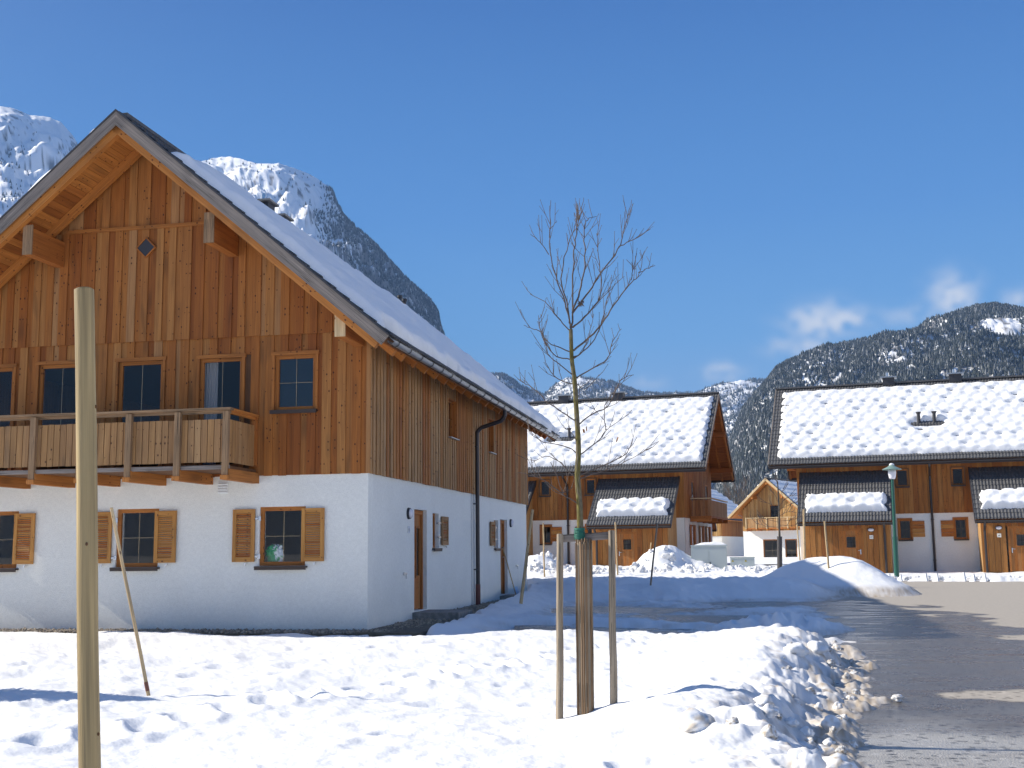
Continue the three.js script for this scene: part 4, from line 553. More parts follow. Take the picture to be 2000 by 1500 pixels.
  for (const s of [1, -1]) {
    const dn = V(0, -Math.sin(ang), s * Math.cos(ang)), nr = V(0, Math.cos(ang), s * Math.sin(ang)), at = (t, n, x) => V(x, RY, RZ).addScaledVector(dn, t).addScaledVector(nr, n), rot = [s * ang, 0, 0];
    let c = at(slope / 2, -.09, A(mid)); new Bag().box(c.x, c.y, c.z, RL - .08, .1, slope - .02, { rot, grain: 'x' }).mesh('roof_deck', M.backing, roof);
    c = at(slope / 2, -.155, A(mid)); new Bag().box(c.x, c.y, c.z, RL - .1, .02, slope - .05, { rot, grain: 'x' }).mesh('soffit', M.orange2, roof);
    const mt = put('roof_tiles', tilesGeo(RL, slope + .05, { wave: .15, per: 5, amp: .022 }), M.tile, roof, 'stuff'); place(mt, slopeMatrix(at(0, .0, s > 0 ? Math.min(A(0), A(RL)) : Math.max(A(0), A(RL))).toArray(), [s, 0, 0], dn.toArray()));
    for (const a of [.0, RL]) { c = at(slope / 2, -.07, A(a) + (A(a) > A(mid) ? .01 : -.01)); new Bag().box(c.x, c.y, c.z, .035, .2, slope + .05, { rot, grain: 'z' }).mesh('barge_board', M.grey, roof); for (const q of [.12, .75]) { c = at(slope / 2, -.24, A(a) + (A(a) > A(mid) ? -q : q)); new Bag().box(c.x, c.y, c.z, .1, .14, slope - .15, { rot, grain: 'z' }).mesh('rafter', M.orange, roof); } }
    const gy = EY - .12, gz = s > 0 ? .05 : 2 * RZ - .05; put('gutter', gridGeo(1, 8, (u, v) => { const an = Math.PI + v * Math.PI; return [lerp(A(0), A(RL), sx > 0 ? u : 1 - u), gy + Math.sin(an) * .08, gz + Math.cos(an) * .08 * -1]; }), M.pipe, roof); new Bag().box(A(mid), EY - .17, s > 0 ? -.04 : 2 * RZ + .04, RL - .02, .16, .04, { grain: 'x' }).mesh('fascia', M.pipe, roof);
    for (const z of [FW - .1, RZ - (RZ - FW) * .45, RZ]) for (const a of [VO * .5, RL - VO * .5]) { const zz = s > 0 ? z : 2 * RZ - z; new Bag().box(A(a), yU(zz) - .16, zz, VO, .3, .16, { grain: 'x' }).mesh('purlin', M.orange2, roof); }
  }
  new Bag().box(A(mid), RY + .045, RZ, RL, .09, .26, { grain: 'x' }).mesh('ridge_cap', M.tile, roof);
  for (const a of which === 'long' ? [6.05, 9.48] : [5.9, 9.24]) { const c = part('chimney', h, [A(a), RY + .02, RZ - .1]); new Bag().box(0, .1, 0, .62, .42, .6).mesh('chimney_body', M.dark, c); new Bag().box(0, .33, 0, .86, .07, .8).mesh('cover_plate', M.zinc, c); put('steel_cowl', new THREE.CylinderGeometry(.09, .09, .24, 14).translate(-.05, .48, 0), M.steel, c); }
  const vents = which === 'long' ? [7.46, 8.22] : [8.1, 9.0]; for (const a of vents) { const t = slope * .55, y = RY - Math.sin(ang) * t, z = RZ + Math.cos(ang) * t, v = part('roof_vent', h, [A(a), y, z]); put('vent_pipe', new THREE.CylinderGeometry(.085, .085, .62, 12).translate(0, .2, 0), M.dark, v); put('vent_cap', new THREE.CylinderGeometry(.14, .1, .1, 12).translate(0, .52, 0), M.dark, v); }
  { const d = part('downpipe', h), x = A(mid); put('pipe', tubeGeo(new THREE.CatmullRomCurve3([V(x, EY - .2, .05), V(x, EY - .36, .0), V(x, EY - .75, FW + .14), V(x, EY - 1.0, FW + .1), V(x, 3, FW + .1), V(x, 0, FW + .1)], false, 'catmullrom', .2).getPoints(40), .06, 10), M.pipe, d); for (const y of [.6, 2.6, 4]) new Bag().box(x, y, FW + .06, .16, .04, .12).mesh('clip', M.dark, d); }
  // porches
  const sides = which === 'long' ? [[1.5, 5.97, 1], [RL - 5.97, RL - 1.5, 1]] : [[1.55, 6.0, 1], [RL - 5.97, RL - 1.5, 1], [1.55, 6.0, -1]];
  sides.forEach(([p0, p1, f], idx) => {
    const P = part('porch', h), zf = (z) => f > 0 ? z : 2 * RZ - z, w0 = p0 + .27, w1 = p1 - .17, zTop = FW + .06, yTopP = 5.1, zE = 1.95, yE = 2.53, mm = (yTopP - yE) / (zE - zTop), PF = 1.42, sl = Math.hypot(zE - zTop, yTopP - yE), an = Math.atan(mm), cx = A((p0 + p1) / 2);
    const yS = (z) => yTopP - mm * (z - zTop) - .2, sg = f;
    clad(P, Math.min(A(w0), A(w1)), Math.max(A(w0), A(w1)), -.3, () => yS(PF) + .05, zf(PF), f > 0 ? [fix([3.32, -1, 4.56, 2.16].map((q, i) => idx === 1 && i % 2 === 0 ? 0 : q))].map((q) => { const d0 = idx === 0 ? 3.38 : RL - 4.56, d1 = idx === 0 ? 4.56 : RL - 3.38; return fix([d0, -1, d1, 2.16]); }) : [], { pitch: .27 });
    for (const a of [w0, w1]) { // side walls of the porch
      const b = new Bag(), n = 10; for (let k = 0; k < n; k++) { const z = lerp(FW, PF, (k + .5) / n), hh = yS(z) + .05; b.box(A(a), hh / 2 - .15, zf(z), .05, hh + .3, (PF - FW) / n - .01, { col: pick([[.60, .36, .14], [.55, .32, .12], [.64, .40, .17]]) }); } b.mesh('cladding', M.woodvc, P, 'stuff');
    }
    const dn = V(0, -Math.sin(an), f * Math.cos(an)), nr = V(0, Math.cos(an), f * Math.sin(an)), at = (t, n, x) => V(x, yTopP, zf(zTop)).addScaledVector(dn, t).addScaledVector(nr, n), rot = [f * an, 0, 0];
    let c = at(sl / 2, -.08, cx); new Bag().box(c.x, c.y, c.z, p1 - p0 - .06, .1, sl, { rot, grain: 'x' }).mesh('roof_deck', M.orange2, P);
    const mt = put('roof_tiles', tilesGeo(p1 - p0, sl + .04, { wave: .15, per: 6, amp: .024 }), M.tile, P, 'stuff'); place(mt, slopeMatrix(at(0, 0, f > 0 ? Math.min(A(p0), A(p1)) : Math.max(A(p0), A(p1))).toArray(), [f, 0, 0], dn.toArray()));
    for (const a of [p0, p1]) { c = at(sl / 2, -.06, A(a)); new Bag().box(c.x, c.y, c.z, .035, .2, sl + .03, { rot, grain: 'z' }).mesh('barge_board', M.dark, P); }
    const gy = yE - .08, gz = zf(zE + .05); put('gutter', gridGeo(1, 8, (u, v) => { const q = Math.PI + v * Math.PI; return [lerp(A(p0), A(p1), sx > 0 ? u : 1 - u), gy + Math.sin(q) * .075, gz - Math.cos(q) * .075]; }), M.pipe, P); new Bag().box(cx, yE - .14, zf(zE - .05), p1 - p0, .14, .04, { grain: 'x' }).mesh('fascia', M.pipe, P);
    if (f > 0) {
      const dx = idx === 0 ? 3.97 : RL - 3.97; doorPart(P, A(dx), .06, PF - .03, 1.18, 2.1, 0, { glassAt: [0, .56, .40, .27], hand: (which === 'long' ? 1 : -1) * (idx ? -1 : 1) });
      if (which === 'long') { const lx = idx === 0 ? 4.93 : RL - 4.93; wallLamp(P, A(lx), 2.10, PF + .06, 0, true); numberPlate(P, numbers[idx], A(lx + (idx ? -.0 : .0)), 1.75, PF + .06, 0, .18); }
      const px = idx === 0 ? p1 - .42 : p0 + .42; put('downpipe', tubeGeo(new THREE.CatmullRomCurve3([V(A(px), yE - .12, zE + .05), V(A(px), yE - .3, zE - .05), V(A(px), yE - .55, PF + .14), V(A(px), 1.6, PF + .12), V(A(px), -.1, PF + .12)], false, 'catmullrom', .2).getPoints(30), .06, 10), M.pipe, P);
      const o = put('porch_snow', snowSheetGeo(p1 - p0 - .4, 1.5, (a, s) => { const e0 = .08 + .10 * Math.max(0, N3(s * 3, idx + 2, sx)), len = p1 - p0 - .4, nose = Math.abs(((a / .68) % 1) - .5) < .09 ? .1 : 0, e = Math.min((a - e0 - .12 * Math.max(0, Math.sin(s * 6.5 + idx))) / .16, (len - e0 - a - .1 * Math.max(0, Math.sin(s * 6 + 2))) / .16, (s - .04 - nose * .9 - .04 * N3(a * 2, 1, 3)) / .12, (1.38 + .05 * N3(a * 3, 4, idx) - s) / .14); if (e < 0) return -.06; return lerp(-.04, quilt(a + idx * 3.1 + (sx > 0 ? 0 : 7), s + .33, { h: .24, dim: .2 }) + N3(a * .8, s, idx + 3 * sx) * .07, Math.sqrt(clamp(e))); }, .045), M.snow);
      h.updateMatrix(); place(o, h.matrix.clone().multiply(slopeMatrix(at(sl - 2.05, .02, Math.min(A(p0), A(p1)) + .24).toArray(), [1, 0, 0], dn.toArray())));
      tag(o, which === 'long' ? (idx ? 'pillow of snow on the porch roof beside door 38' : 'pillow of snow on the porch roof beside the green lamp') : (idx ? 'snow on the porch roof hidden by the chalet corner' : 'pillow of snow on the porch roof behind the staked young tree'), 'snow', 'snow pillows on porch roofs');
    }
  });
  { // quilted snow on the street side, a plainer layer behind
    const g = snowSheetGeo(RL - .1, slope + .02, (a, s) => { const A_ = sx > 0 ? a : RL - .1 - a, e0 = .36 + N3(s * 2.2, 4, sx) * .07 + .16 * Math.max(0, Math.sin(s / .70 * Math.PI * 2 - 1.3)) ** 3, t0 = .34 + N3(a * .6, 2, sx) * .09 + (which === 'pair' ? -.02 : 0), bot = slope - .44 + N3(a * 1.4, 5, sx) * .05; const e = Math.min((A_ - e0 * (which === 'long' ? 1 : .45)) / .16, (RL - .1 - .2 - A_) / .2, (s - t0) / .2, (bot - s) / .22);
      if (e < 0) return -.06; let k = lerp(-.04, quilt(A_, s), Math.sqrt(clamp(e))); for (const [i, va] of vents.entries()) k -= .3 * Math.exp(-(((A_ - va) / .42) ** 2) - (((s - slope * .55 - .18) / .34) ** 2)); return Math.max(k, -.06); }, .045), o = put('roof_snow', g, M.snow);
    const dn = V(0, -Math.sin(ang), Math.cos(ang)); h.updateMatrix(); place(o, h.matrix.clone().multiply(slopeMatrix([Math.min(A(0), A(RL)) + .05, RY + .02, RZ], [1, 0, 0], dn.toArray())));
    tag(o, which === 'long' ? 'quilted snow on the long roof above the green street lamp' : 'quilted snow on the roof behind the staked young tree', 'snow', 'snow on row house roofs');
    const dn2 = V(0, -Math.sin(ang), -Math.cos(ang)), g2 = snowSheetGeo(RL - .6, slope - .7, (a, s) => lerp(-.04, .16 + N3(a, s, 4) * .04, Math.sqrt(clamp(Math.min(a / .2, (RL - .62 - a) / .2, s / .2, (slope - .72 - s) / .2)))), .15), o2 = put('roof_snow', g2, M.snow); place(o2, h.matrix.clone().multiply(slopeMatrix([Math.max(A(0), A(RL)) - .3, RY - Math.sin(ang) * .3 + .02, RZ - Math.cos(ang) * .3], [-1, 0, 0], dn2.toArray())));
    tag(o2, which === 'long' ? 'snow on the rear slope of the long row house' : 'snow on the rear slope of the corner row house', 'snow', 'snow on row house roofs');
  }
  return h;
}
rowHouse({ pos: [10.126, .385, -61.79], yaw: .3258, sx: -1, which: 'pair', label: 'row house with gable end balcony and shutters beside the grey cabinets', numbers: ['', ''] });
rowHouse({ pos: [13.12, .36, -60.34], yaw: .3235, sx: 1, which: 'long', label: 'row house with two porches behind the green street lamp', numbers: ['37', '38'] });

// small sunlit gable house between the two
function gableHouse({ pos, ry, half, L: Ln, ST, rise, over, vo, label, rich, group, roofOnly, back = true }) {
  const h = thing('gable_house', label, 'house', pos, ry, group), eY = ST + 2.15, RY = eY + rise, m = rise / half, yT = (x) => RY - m * Math.abs(x), W2 = half;
  const holes = rich ? [[-.95, .12, .75, 2.15], [1.15, .12, 2.3, 2.15]] : [];
  put('plaster_wall', panelGeo([[-W2, -.5], [W2, -.5], [W2, ST], [-W2, ST]], holes, .25), M.stucco, h);
  new Bag().box(-W2 + .125, ST / 2 - .25, -Ln / 2 - .13, .25, ST + .5, Ln - .27).box(W2 - .125, ST / 2 - .25, -Ln / 2 - .13, .25, ST + .5, Ln - .27).box(0, ST / 2 - .25, -Ln + .1, W2 * 2 - .52, ST + .5, .2).mesh('plaster_wall', M.stucco, h);
  const gp = [[-W2, ST + .01], [W2, ST + .01], [W2, yT(W2) - .25], [0, RY - .25], [-W2, yT(W2) - .25]]; put('gable_wall', panelGeo(gp, rich ? [[-.15, ST + .6, .75, ST + 2.3]] : [], .2), M.backing, h); put('gable_wall', panelGeo(gp, [], .2).translate(0, 0, -Ln + .2), M.backing, h);
  new Bag().box(-W2 + .1, (ST + eY) / 2, -Ln / 2 - .1, .2, eY - ST - .1, Ln - .42).box(W2 - .1, (ST + eY) / 2, -Ln / 2 - .1, .2, eY - ST - .1, Ln - .42).box(0, ST + .05, -Ln / 2, W2 * 2 - .5, .1, Ln - .5).mesh('side_wall', M.backing, h);
  clad(h, -W2, W2, ST - .02, (x) => yT(x) - .27, .002, rich ? [[-.15, ST + .6, .75, ST + 2.3]] : [], { pitch: .2, set: [[.60, .36, .13], [.53, .30, .10], [.64, .41, .17], [.48, .26, .09]] });
  for (const s of [-1, 1]) clad(h, -Ln, 0, ST - .02, eY - .2, s * (W2 + .002), [], { axis: s, pitch: .25 });
  if (rich) {
    for (const [a, b, c, d] of holes) windowPart(h, (a + c) / 2, b, -.08, c - a, d - b, { sill: false, name: 'terrace_door', fw: .09 }); windowPart(h, .3, ST + .6, -.02, .9, 1.7, { sill: false, name: 'balcony_door' });
    const bal = part('balcony', h); new Bag().box(.3, ST + .18, .55, W2 * 2 - 1.0, .1, 1.1, { grain: 'x' }).mesh('deck', M.orange2, bal); new Bag().box(.3, ST + 1.13, 1.1, W2 * 2 - 1.0, .06, .1, { grain: 'x' }).mesh('handrail', M.pale, bal); for (let k = 0; k < 28; k++) { const m_ = put('slat', boxGeo(.13, .8, .025, 'y'), pick(larchPale), bal); m_.position.set(-W2 + .87 + k * .143, ST + .64, 1.1); } for (let k = 0; k < 5; k++) new Bag().box(-W2 + .82 + k * 1.0, ST + .66, 1.14, .09, 1.05, .06).mesh('post', M.pale, bal); for (let k = 0; k < 5; k++) new Bag().box(-W2 + .82 + k * 1.0, ST + .06, .55, .12, .16, 1.1, { grain: 'z' }).mesh('joist', M.orange, bal);
    put('downpipe', tubeGeo([V(-W2 - over + .1, eY - .55, -.3), V(-W2 - .15, eY - .8, -.3), V(-W2 - .1, 2, -.3), V(-W2 - .1, 0, -.3)], .05, 8), M.zinc, h);
  }
  const roof = part('roof', h), hs = half + over, sl = Math.hypot(hs, hs * m), an = Math.atan(m), len = Ln + vo * 2;
  for (const s of [1, -1]) {
    const dn = V(s * Math.cos(an), -Math.sin(an), 0), nr = V(s * Math.sin(an), Math.cos(an), 0), at = (t, n, z) => V(0, RY, z).addScaledVector(dn, t).addScaledVector(nr, n), rot = [0, 0, -s * an]; let c = at(sl / 2, -.08, -Ln / 2);
    new Bag().box(c.x, c.y, c.z, sl, .1, len - .06, { rot, grain: 'z' }).mesh('roof_deck', M.orange, roof); const mt = put('roof_tiles', tilesGeo(len, sl + .03, { per: 4 }), M.tile, roof, 'stuff'); place(mt, slopeMatrix(at(0, 0, s > 0 ? vo : -Ln - vo).toArray(), [0, 0, -s], dn.toArray()));
    for (const z of [vo, -Ln - vo]) { c = at(sl / 2, -.07, z); new Bag().box(c.x, c.y, c.z, sl + .04, .19, .035, { rot, grain: 'x' }).mesh('barge_board', M.pale, roof); c = at(sl / 2, -.2, z - Math.sign(z) * .12); new Bag().box(c.x, c.y, c.z, sl - .2, .14, .1, { rot, grain: 'x' }).mesh('rafter', M.orange, roof); }
    const g = snowSheetGeo(len - .5, sl - .7, (a, q) => { const e = Math.min((a - .05) / .2, (len - .55 - a) / .2, (q - .05 * N3(a, 1, 2)) / .15, (sl - .75 + .1 * N3(a * 1.5, 2, 3) - q) / .2); return e < 0 ? -.06 : lerp(-.04, quilt(a, q), Math.sqrt(clamp(e))); }, .09), o = put('roof_snow', g, M.snow); h.updateMatrix(); place(o, h.matrix.clone().multiply(slopeMatrix(at(.3, .02, s > 0 ? vo - .25 : -Ln - vo + .25).toArray(), [0, 0, -s], dn.toArray()))); tag(o, rich ? (s > 0 ? 'shaded snow on the roof of the small sunlit gable house' : 'bright snow on the roof of the small sunlit gable house') : (s > 0 ? 'rippled shaded snow on the roof behind the end balcony' : 'snow on the far slope of the roof behind the end balcony'), 'snow');
  }
  for (const x of [-half * .5, 0, half * .5]) new Bag().box(x, yT(x) - .42, vo / 2, .16, .3, vo - .1, { grain: 'z' }).mesh('purlin', M.orange, roof);
  new Bag().box(0, RY + .03, -Ln / 2, .24, .08, len, { grain: 'z' }).mesh('ridge_cap', M.tile, roof);
  return h;
}
gableHouse({ pos: [23.5, .3, -107.5], ry: -.62, half: 2.85, L: 9, ST: 2.95, rise: 2.55, over: 1.0, vo: 1.1, rich: true, label: 'small sunlit house with pale timber gable, balcony and glazed terrace doors' });
gableHouse({ pos: [16.6, .3, -118], ry: -.42, half: 4.2, L: 13, ST: 2.6, rise: 3.1, over: .8, vo: .8, rich: false, label: 'house behind the end balcony showing only its snowy roof and timber gable' });

// ---------- things outdoors ----------
const at = (px, py, z) => { const d = pxDir(px, py); return V(0, 1.6, 0).addScaledVector(d, z / d.z); };
function roundPost(name, label, cat, base, top, r0, r1, mat, group, seg = 14) { // a slightly uneven round timber with a rounded head
  const o = thing(name, label, cat, base.toArray(), 0, group), ax = top.clone().sub(base), n = 14, pts = [], rad = [];
  for (let i = 0; i <= n; i++) { const t = i / n; pts.push(ax.clone().multiplyScalar(t).add(V(N3(t * 3, base.x, 1) * r0 * .3 * Math.sin(t * 3.1), 0, N3(t * 3, base.x, 7) * r0 * .3 * Math.sin(t * 3.1)))); rad.push(lerp(r0, r1, t) * (1 + N3(t * 9, base.x, 3) * .04)); }
  pts.push(ax.clone().multiplyScalar(1 + r1 * .18 / ax.length())); rad.push(r1 * .72);
  put('shaft', tubeGeo(pts, rad, seg), mat, o); return o;
}
// thick peeled pole close to the camera
{ const z = -4.7, b0 = at(175, 1500, z), b1 = at(163.5, 566, z), dir = b1.clone().sub(b0).normalize(), base = b0.clone().addScaledVector(dir, -(b0.y + .1) / dir.y); const p = roundPost('timber_pole', 'thick peeled timber pole standing in the snow before the chalet balcony', 'pole', base, b1, .043, .0385, M.peeled, undefined, 24); for (const [y, a] of [[.62, .5], [1.02, 1.2], [1.75, .3], [2.3, 1.5]]) { const q = dir.clone().multiplyScalar(y); const k = put('knot', new THREE.SphereGeometry(.0055, 10, 6).scale(1, 1.3, .5), M.backing, p); k.position.copy(q).add(V(Math.sin(a) * .042, 0, Math.cos(a) * .042)); } }
// slim snow poles marking the edges
for (const [x0, y0, x1, y1, z, r, lb, red] of [
  [217, 992, 287, 1346, -12.1, .019, 'slim leaning snow pole with a dark tip before the chalet window', 1],
  [1040, 996, 1018, 1176, -29.0, .045, 'stout leaning snow pole by the far corner of the chalet', 0],
  [1061, 1022, 1064, 1140, -42.0, .032, 'upright snow pole beside the snow mound near the row house window', 0],
  [1202, 1020, 1207, 1136, -43.0, .034, 'slim snow pole in front of the row house porch door', 0],
  [1284, 1022, 1269, 1160, -33.5, .03, 'thin dark snow pole leaning on the shaded snow bank', 0],
  [1272, 1060, 1265, 1116, -55.0, .03, 'short snow pole behind the snow mound by the porch', 0],
  [1570, 995, 1573, 1132, -40.5, .038, 'tall snow pole left standing behind the big snow pile', 0],
  [1611, 1018, 1622, 1146, -36.4, .034, 'slim snow pole stuck in the big snow pile', 0],
  [1556, 1015, 1565, 1118, -55.0, .036, 'thin snow pole before the small sunlit house', 0]]) { const a = at(x1, y1, z), b = at(x0, y0, z); const dir = b.clone().sub(a).normalize(); a.addScaledVector(dir, -.35); const p = roundPost('snow_pole', lb, 'pole', a, b, r, r * .82, lb.includes('dark') && !red ? M.greyPost : M.pale, 'slim snow poles', 10); if (red) put('tip', tubeGeo([dir.clone().multiplyScalar(.33), dir.clone().multiplyScalar(.42)], .0205, 10), std('tipred', L(.22, .09, .06)), p); }

// ---------- young staked tree ----------
std('bark', L(.16, .135, .11), { map: greyMap, roughness: .9 }); std('twig', L(.10, .075, .062), { roughness: .8 });
{ const bm = dataTex(256, 512, (u, v) => { const moss = sstep(-.25, .2, fbm(u * 6, v * 5, 3, 4)), g = .8 + N3(u * 40, v * 20, 2) * .4; return [lerp(.50, .47, moss) * g, lerp(.46, .43, moss) * g, lerp(.37, .20, moss) * g]; }, { srgb: true, su: .2, sv: .9, mirror: true }); M.trunk = new THREE.MeshStandardMaterial({ name: 'trunk', map: bm, roughness: .9 }); }
function bareTree(name, label, cat, base, scale, trunkPts, trunkR, branches, { twigR = .0027, twigs = 1, trunkM = M.trunk, group, sub = true } = {}) {
  const t = thing(name, label, cat, base.toArray(), 0, group); put('trunk', tubeGeo(new THREE.CatmullRomCurve3(trunkPts.map((p) => V(...p))).getPoints(36), Array.from({ length: 37 }, (_, i) => lerp(trunkR[0], trunkR[1], i / 36) * (1 + N3(i * .5, 2, 1) * .09)), 12), trunkM, t);
  for (const br of branches) {
    const zs = rr(-1, 1), pts = br.map((p, i) => V(p[0], p[1], p[2] ?? zs * .32 * scale * i / br.length * Math.hypot(p[0] - br[0][0], p[1] - br[0][1]) / (.5 * scale))), c = new THREE.CatmullRomCurve3(pts), len = c.getLength(), n = Math.max(8, Math.ceil(len / .05 / scale)), bag = new Bag(), r0 = Math.min(.0105 * scale, (.003 + len * .0052)), cp = c.getPoints(n);
    for (let i = 1; i < cp.length; i++) cp[i].add(V(rr(-1, 1), rr(-1, 1), rr(-1, 1)).multiplyScalar(.006 * scale));
    bag.add(tubeGeo(cp, cp.map((_, i) => lerp(r0, twigR * .8, i / (cp.length - 1))), 6));
    const nt = Math.round(len * 6.5 / scale * twigs); for (let k = 0; k < nt; k++) { const u = rr(.22, .98), p = c.getPoint(u), tg = c.getTangent(u), side = V(rr(-1, 1), rr(-.2, .8), rr(-1, 1)).normalize(), d = tg.clone().multiplyScalar(1.1).add(side.multiplyScalar(.9)).add(V(0, .25, 0)).normalize(), l = rr(.07, .30) * scale * (1.1 - u * .5), pts2 = [p, p.clone().addScaledVector(d, l * .5), p.clone().addScaledVector(d, l).add(V(0, l * .18, 0))]; bag.add(tubeGeo(pts2, [twigR, twigR * .8, twigR * .55], 4)); const tip = pts2[2]; bag.add(new THREE.OctahedronGeometry(twigR * 1.5, 0).translate(tip.x, tip.y, tip.z)); if (l > .15 * scale) { const q = pts2[1], d2 = d.clone().add(V(rr(-1, 1), rr(0, .6), rr(-1, 1)).multiplyScalar(.7)).normalize(); bag.add(tubeGeo([q, q.clone().addScaledVector(d2, l * .45)], [twigR * .8, twigR * .5], 4)); } }
    bag.mesh('branch', M.twig, t);
  }
  return t;
}
const TZ = -9.75;
{
  const base = at(1144, 1400, TZ); base.y = snowY(base.x, base.z) - .02; const k = 9.9 / 2295, lx = (px, py) => { const q = at(px, py, TZ); return [q.x - base.x, q.y - base.y]; };
  const tr = [[1144, 1400], [1140, 1200], [1134, 1057], [1132, 985], [1128, 930], [1130, 880], [1126, 803], [1122, 740], [1117, 703], [1115, 643]].map(([x, y], i) => i ? [...lx(x, y), 0] : [0, -.2, 0]);
  const br = [[[1115, 645], [1119, 612], [1120, 530], [1123, 480], [1130, 433], [1135, 407], [1143, 375]], [[1114, 640], [1112, 627], [1100, 583], [1083, 537], [1072, 497], [1073, 450], [1073, 418]], [[1072, 497], [1055, 473], [1035, 458]], [[1073, 450], [1088, 430]], [[1115, 640], [1106, 590], [1096, 545], [1106, 490], [1120, 450], [1126, 430]], [[1118, 612], [1143, 580], [1173, 533], [1210, 480], [1222, 437], [1238, 380]], [[1210, 480], [1240, 467], [1270, 447]], [[1117, 640], [1140, 623], [1170, 583], [1173, 550], [1164, 513], [1160, 477]], [[1120, 685], [1167, 643], [1197, 597], [1233, 547], [1250, 530], [1265, 478]], [[1247, 532], [1282, 515]], [[1233, 547], [1236, 522], [1226, 503]], [[1121, 700], [1157, 670], [1177, 620], [1186, 580]], [[1116, 688], [1080, 673], [1060, 653], [1053, 610]], [[1056, 648], [1023, 632]], [[1117, 703], [1083, 693], [1063, 663], [1057, 613]], [[1112, 645], [1090, 620], [1070, 590], [1035, 568]], [[1125, 739], [1157, 720], [1187, 697], [1200, 663], [1217, 633]], [[1122, 750], [1090, 740], [1070, 717], [1060, 687]], [[1122, 735], [1085, 706], [1068, 690], [1065, 660]], [[1126, 823], [1077, 790], [1043, 757], [1015, 735]], [[1130, 830], [1150, 813], [1190, 790], [1213, 740], [1243, 723]], [[1132, 887], [1104, 872], [1061, 860], [1031, 835]], [[1131, 890], [1169, 860], [1184, 841], [1227, 810]], [[1184, 841], [1180, 800], [1192, 770]], [[1129, 936], [1172, 922], [1215, 905], [1277, 872]], [[1129, 930], [1180, 908], [1225, 885], [1240, 855]], [[1126, 982], [1101, 967], [1064, 939], [1012, 922]], [[1100, 966], [1088, 930], [1075, 905]], [[1128, 940], [1098, 905], [1072, 890], [1040, 900]], [[1064, 939], [1098, 962], [1120, 950]], [[1118, 612], [1135, 560], [1144, 510], [1144, 455], [1150, 410], [1172, 392]], [[1119, 640], [1150, 610], [1180, 580], [1215, 550]], [[1123, 745], [1140, 760], [1170, 735]], [[1130, 883], [1120, 850], [1098, 835]], [[1118, 700], [1135, 690], [1150, 660], [1160, 610]]].map((b) => b.map(([x, y]) => lx(x, y)));
  const t = bareTree('young_tree', 'bare young tree with mossy trunk tied between two round stakes', 'tree', base, 1, tr, [.03, .016], br, { twigs: 1.8 });
  { const [nx, ny] = lx(1134, 592), g = new Bag(); for (let i = 0; i < 60; i++) { const d = V(rr(-1, 1), rr(-.7, .7), rr(-1, 1)).normalize().multiplyScalar(rr(.012, .03)), e = V(rr(-1, 1), rr(-1, 1), rr(-1, 1)).multiplyScalar(.02); g.add(tubeGeo([d, d.clone().add(e)], [.003, .002], 4)); } const n = tag(g.mesh('withered_leaf_clump', M.twig, scene), 'small dark clump of dry leaves caught in the young tree', 'leaves'); n.position.set(base.x + nx, base.y + ny, base.z); }
  for (const [x, y] of [[1142, 830], [1145, 838], [1140, 842], [1206, 858]]) { const [a, b] = lx(x, y), l = put('withered_leaf', new THREE.PlaneGeometry(.02, .045, 1, 3), std('leaf', L(.22, .10, .04), { side: THREE.DoubleSide }), t); l.position.set(a, b, rr(-.03, .03)); l.rotation.set(rr(-1, 1), rr(-2, 2), rr(-1, 1)); }
  // reed wrap around the lower trunk
  const rw = part('reed_wrap', t); { const n = 64, [cx0, cy0] = [0, -.15], [cx1, cy1] = lx(1140, 1058); for (let i = 0; i < n; i++) { const a = i / n * Math.PI * 2, r = .063 + rr(-.006, .006), hgt = rr(-.03, .03), pts = []; for (let q = 0; q <= 7; q++) { const s = q / 7; pts.push(V(lerp(cx0, cx1, s) + Math.cos(a) * (r + N3(s * 6, i, 2) * .006), lerp(cy0, cy1 + hgt, s), Math.sin(a) * (r + N3(s * 6, i, 5) * .006))); } put('reed', tubeGeo(pts, rr(.0035, .006), 5), pick([M.greyPost, M.greyPost, M.rail]), rw); } }
  { const [tx, ty] = lx(1132, 1041), g = new Bag(); for (let i = 0; i < 26; i++) { const y = ty + lerp(-.045, .045, i / 25) + rr(-.008, .008), r = .037 + rr(0, .007), tilt = rr(-.35, .35), pts = []; for (let q = 0; q <= 14; q++) { const a = q / 14 * Math.PI * 2; pts.push(V(tx + Math.cos(a) * r, y + Math.sin(a) * tilt * r, Math.sin(a) * r)); } g.add(tubeGeo(pts, .0035, 5)); } g.mesh('green_tie', std('tie', L(.012, .13, .09), { roughness: .6 }), t); }
  // stakes and crossbar
  const s1 = at(1092, 1403, TZ), s1t = at(1094, 1044, TZ), s2 = at(1199, 1400, TZ + .05), s2t = at(1194.5, 1037, TZ + .05); for (let [a, b, lb] of [[s1, s1t, 'round grey stake nearer the chalet, carrying the young tree crossbar'], [s2, s2t, 'round grey stake nearer the road, carrying the young tree crossbar']]) { a = a.clone(); a.y = snowY(a.x, a.z) - .25; roundPost('tree_stake', lb, 'stake', a, b, .031, .0275, M.greyPost, 'stakes of the young tree', 18); }
  const c1 = at(1096, 1052, TZ + .0), c2 = at(1192, 1046, TZ + .05), cb = new Bag(); cb.bar([c1.x, c1.y, c1.z - .048], [c2.x, c2.y, c2.z - .048], .022, .062); tag(cb.mesh('stake_crossbar', M.grey, scene), 'grey wooden crossbar nailed between the two tree stakes', 'board');
}
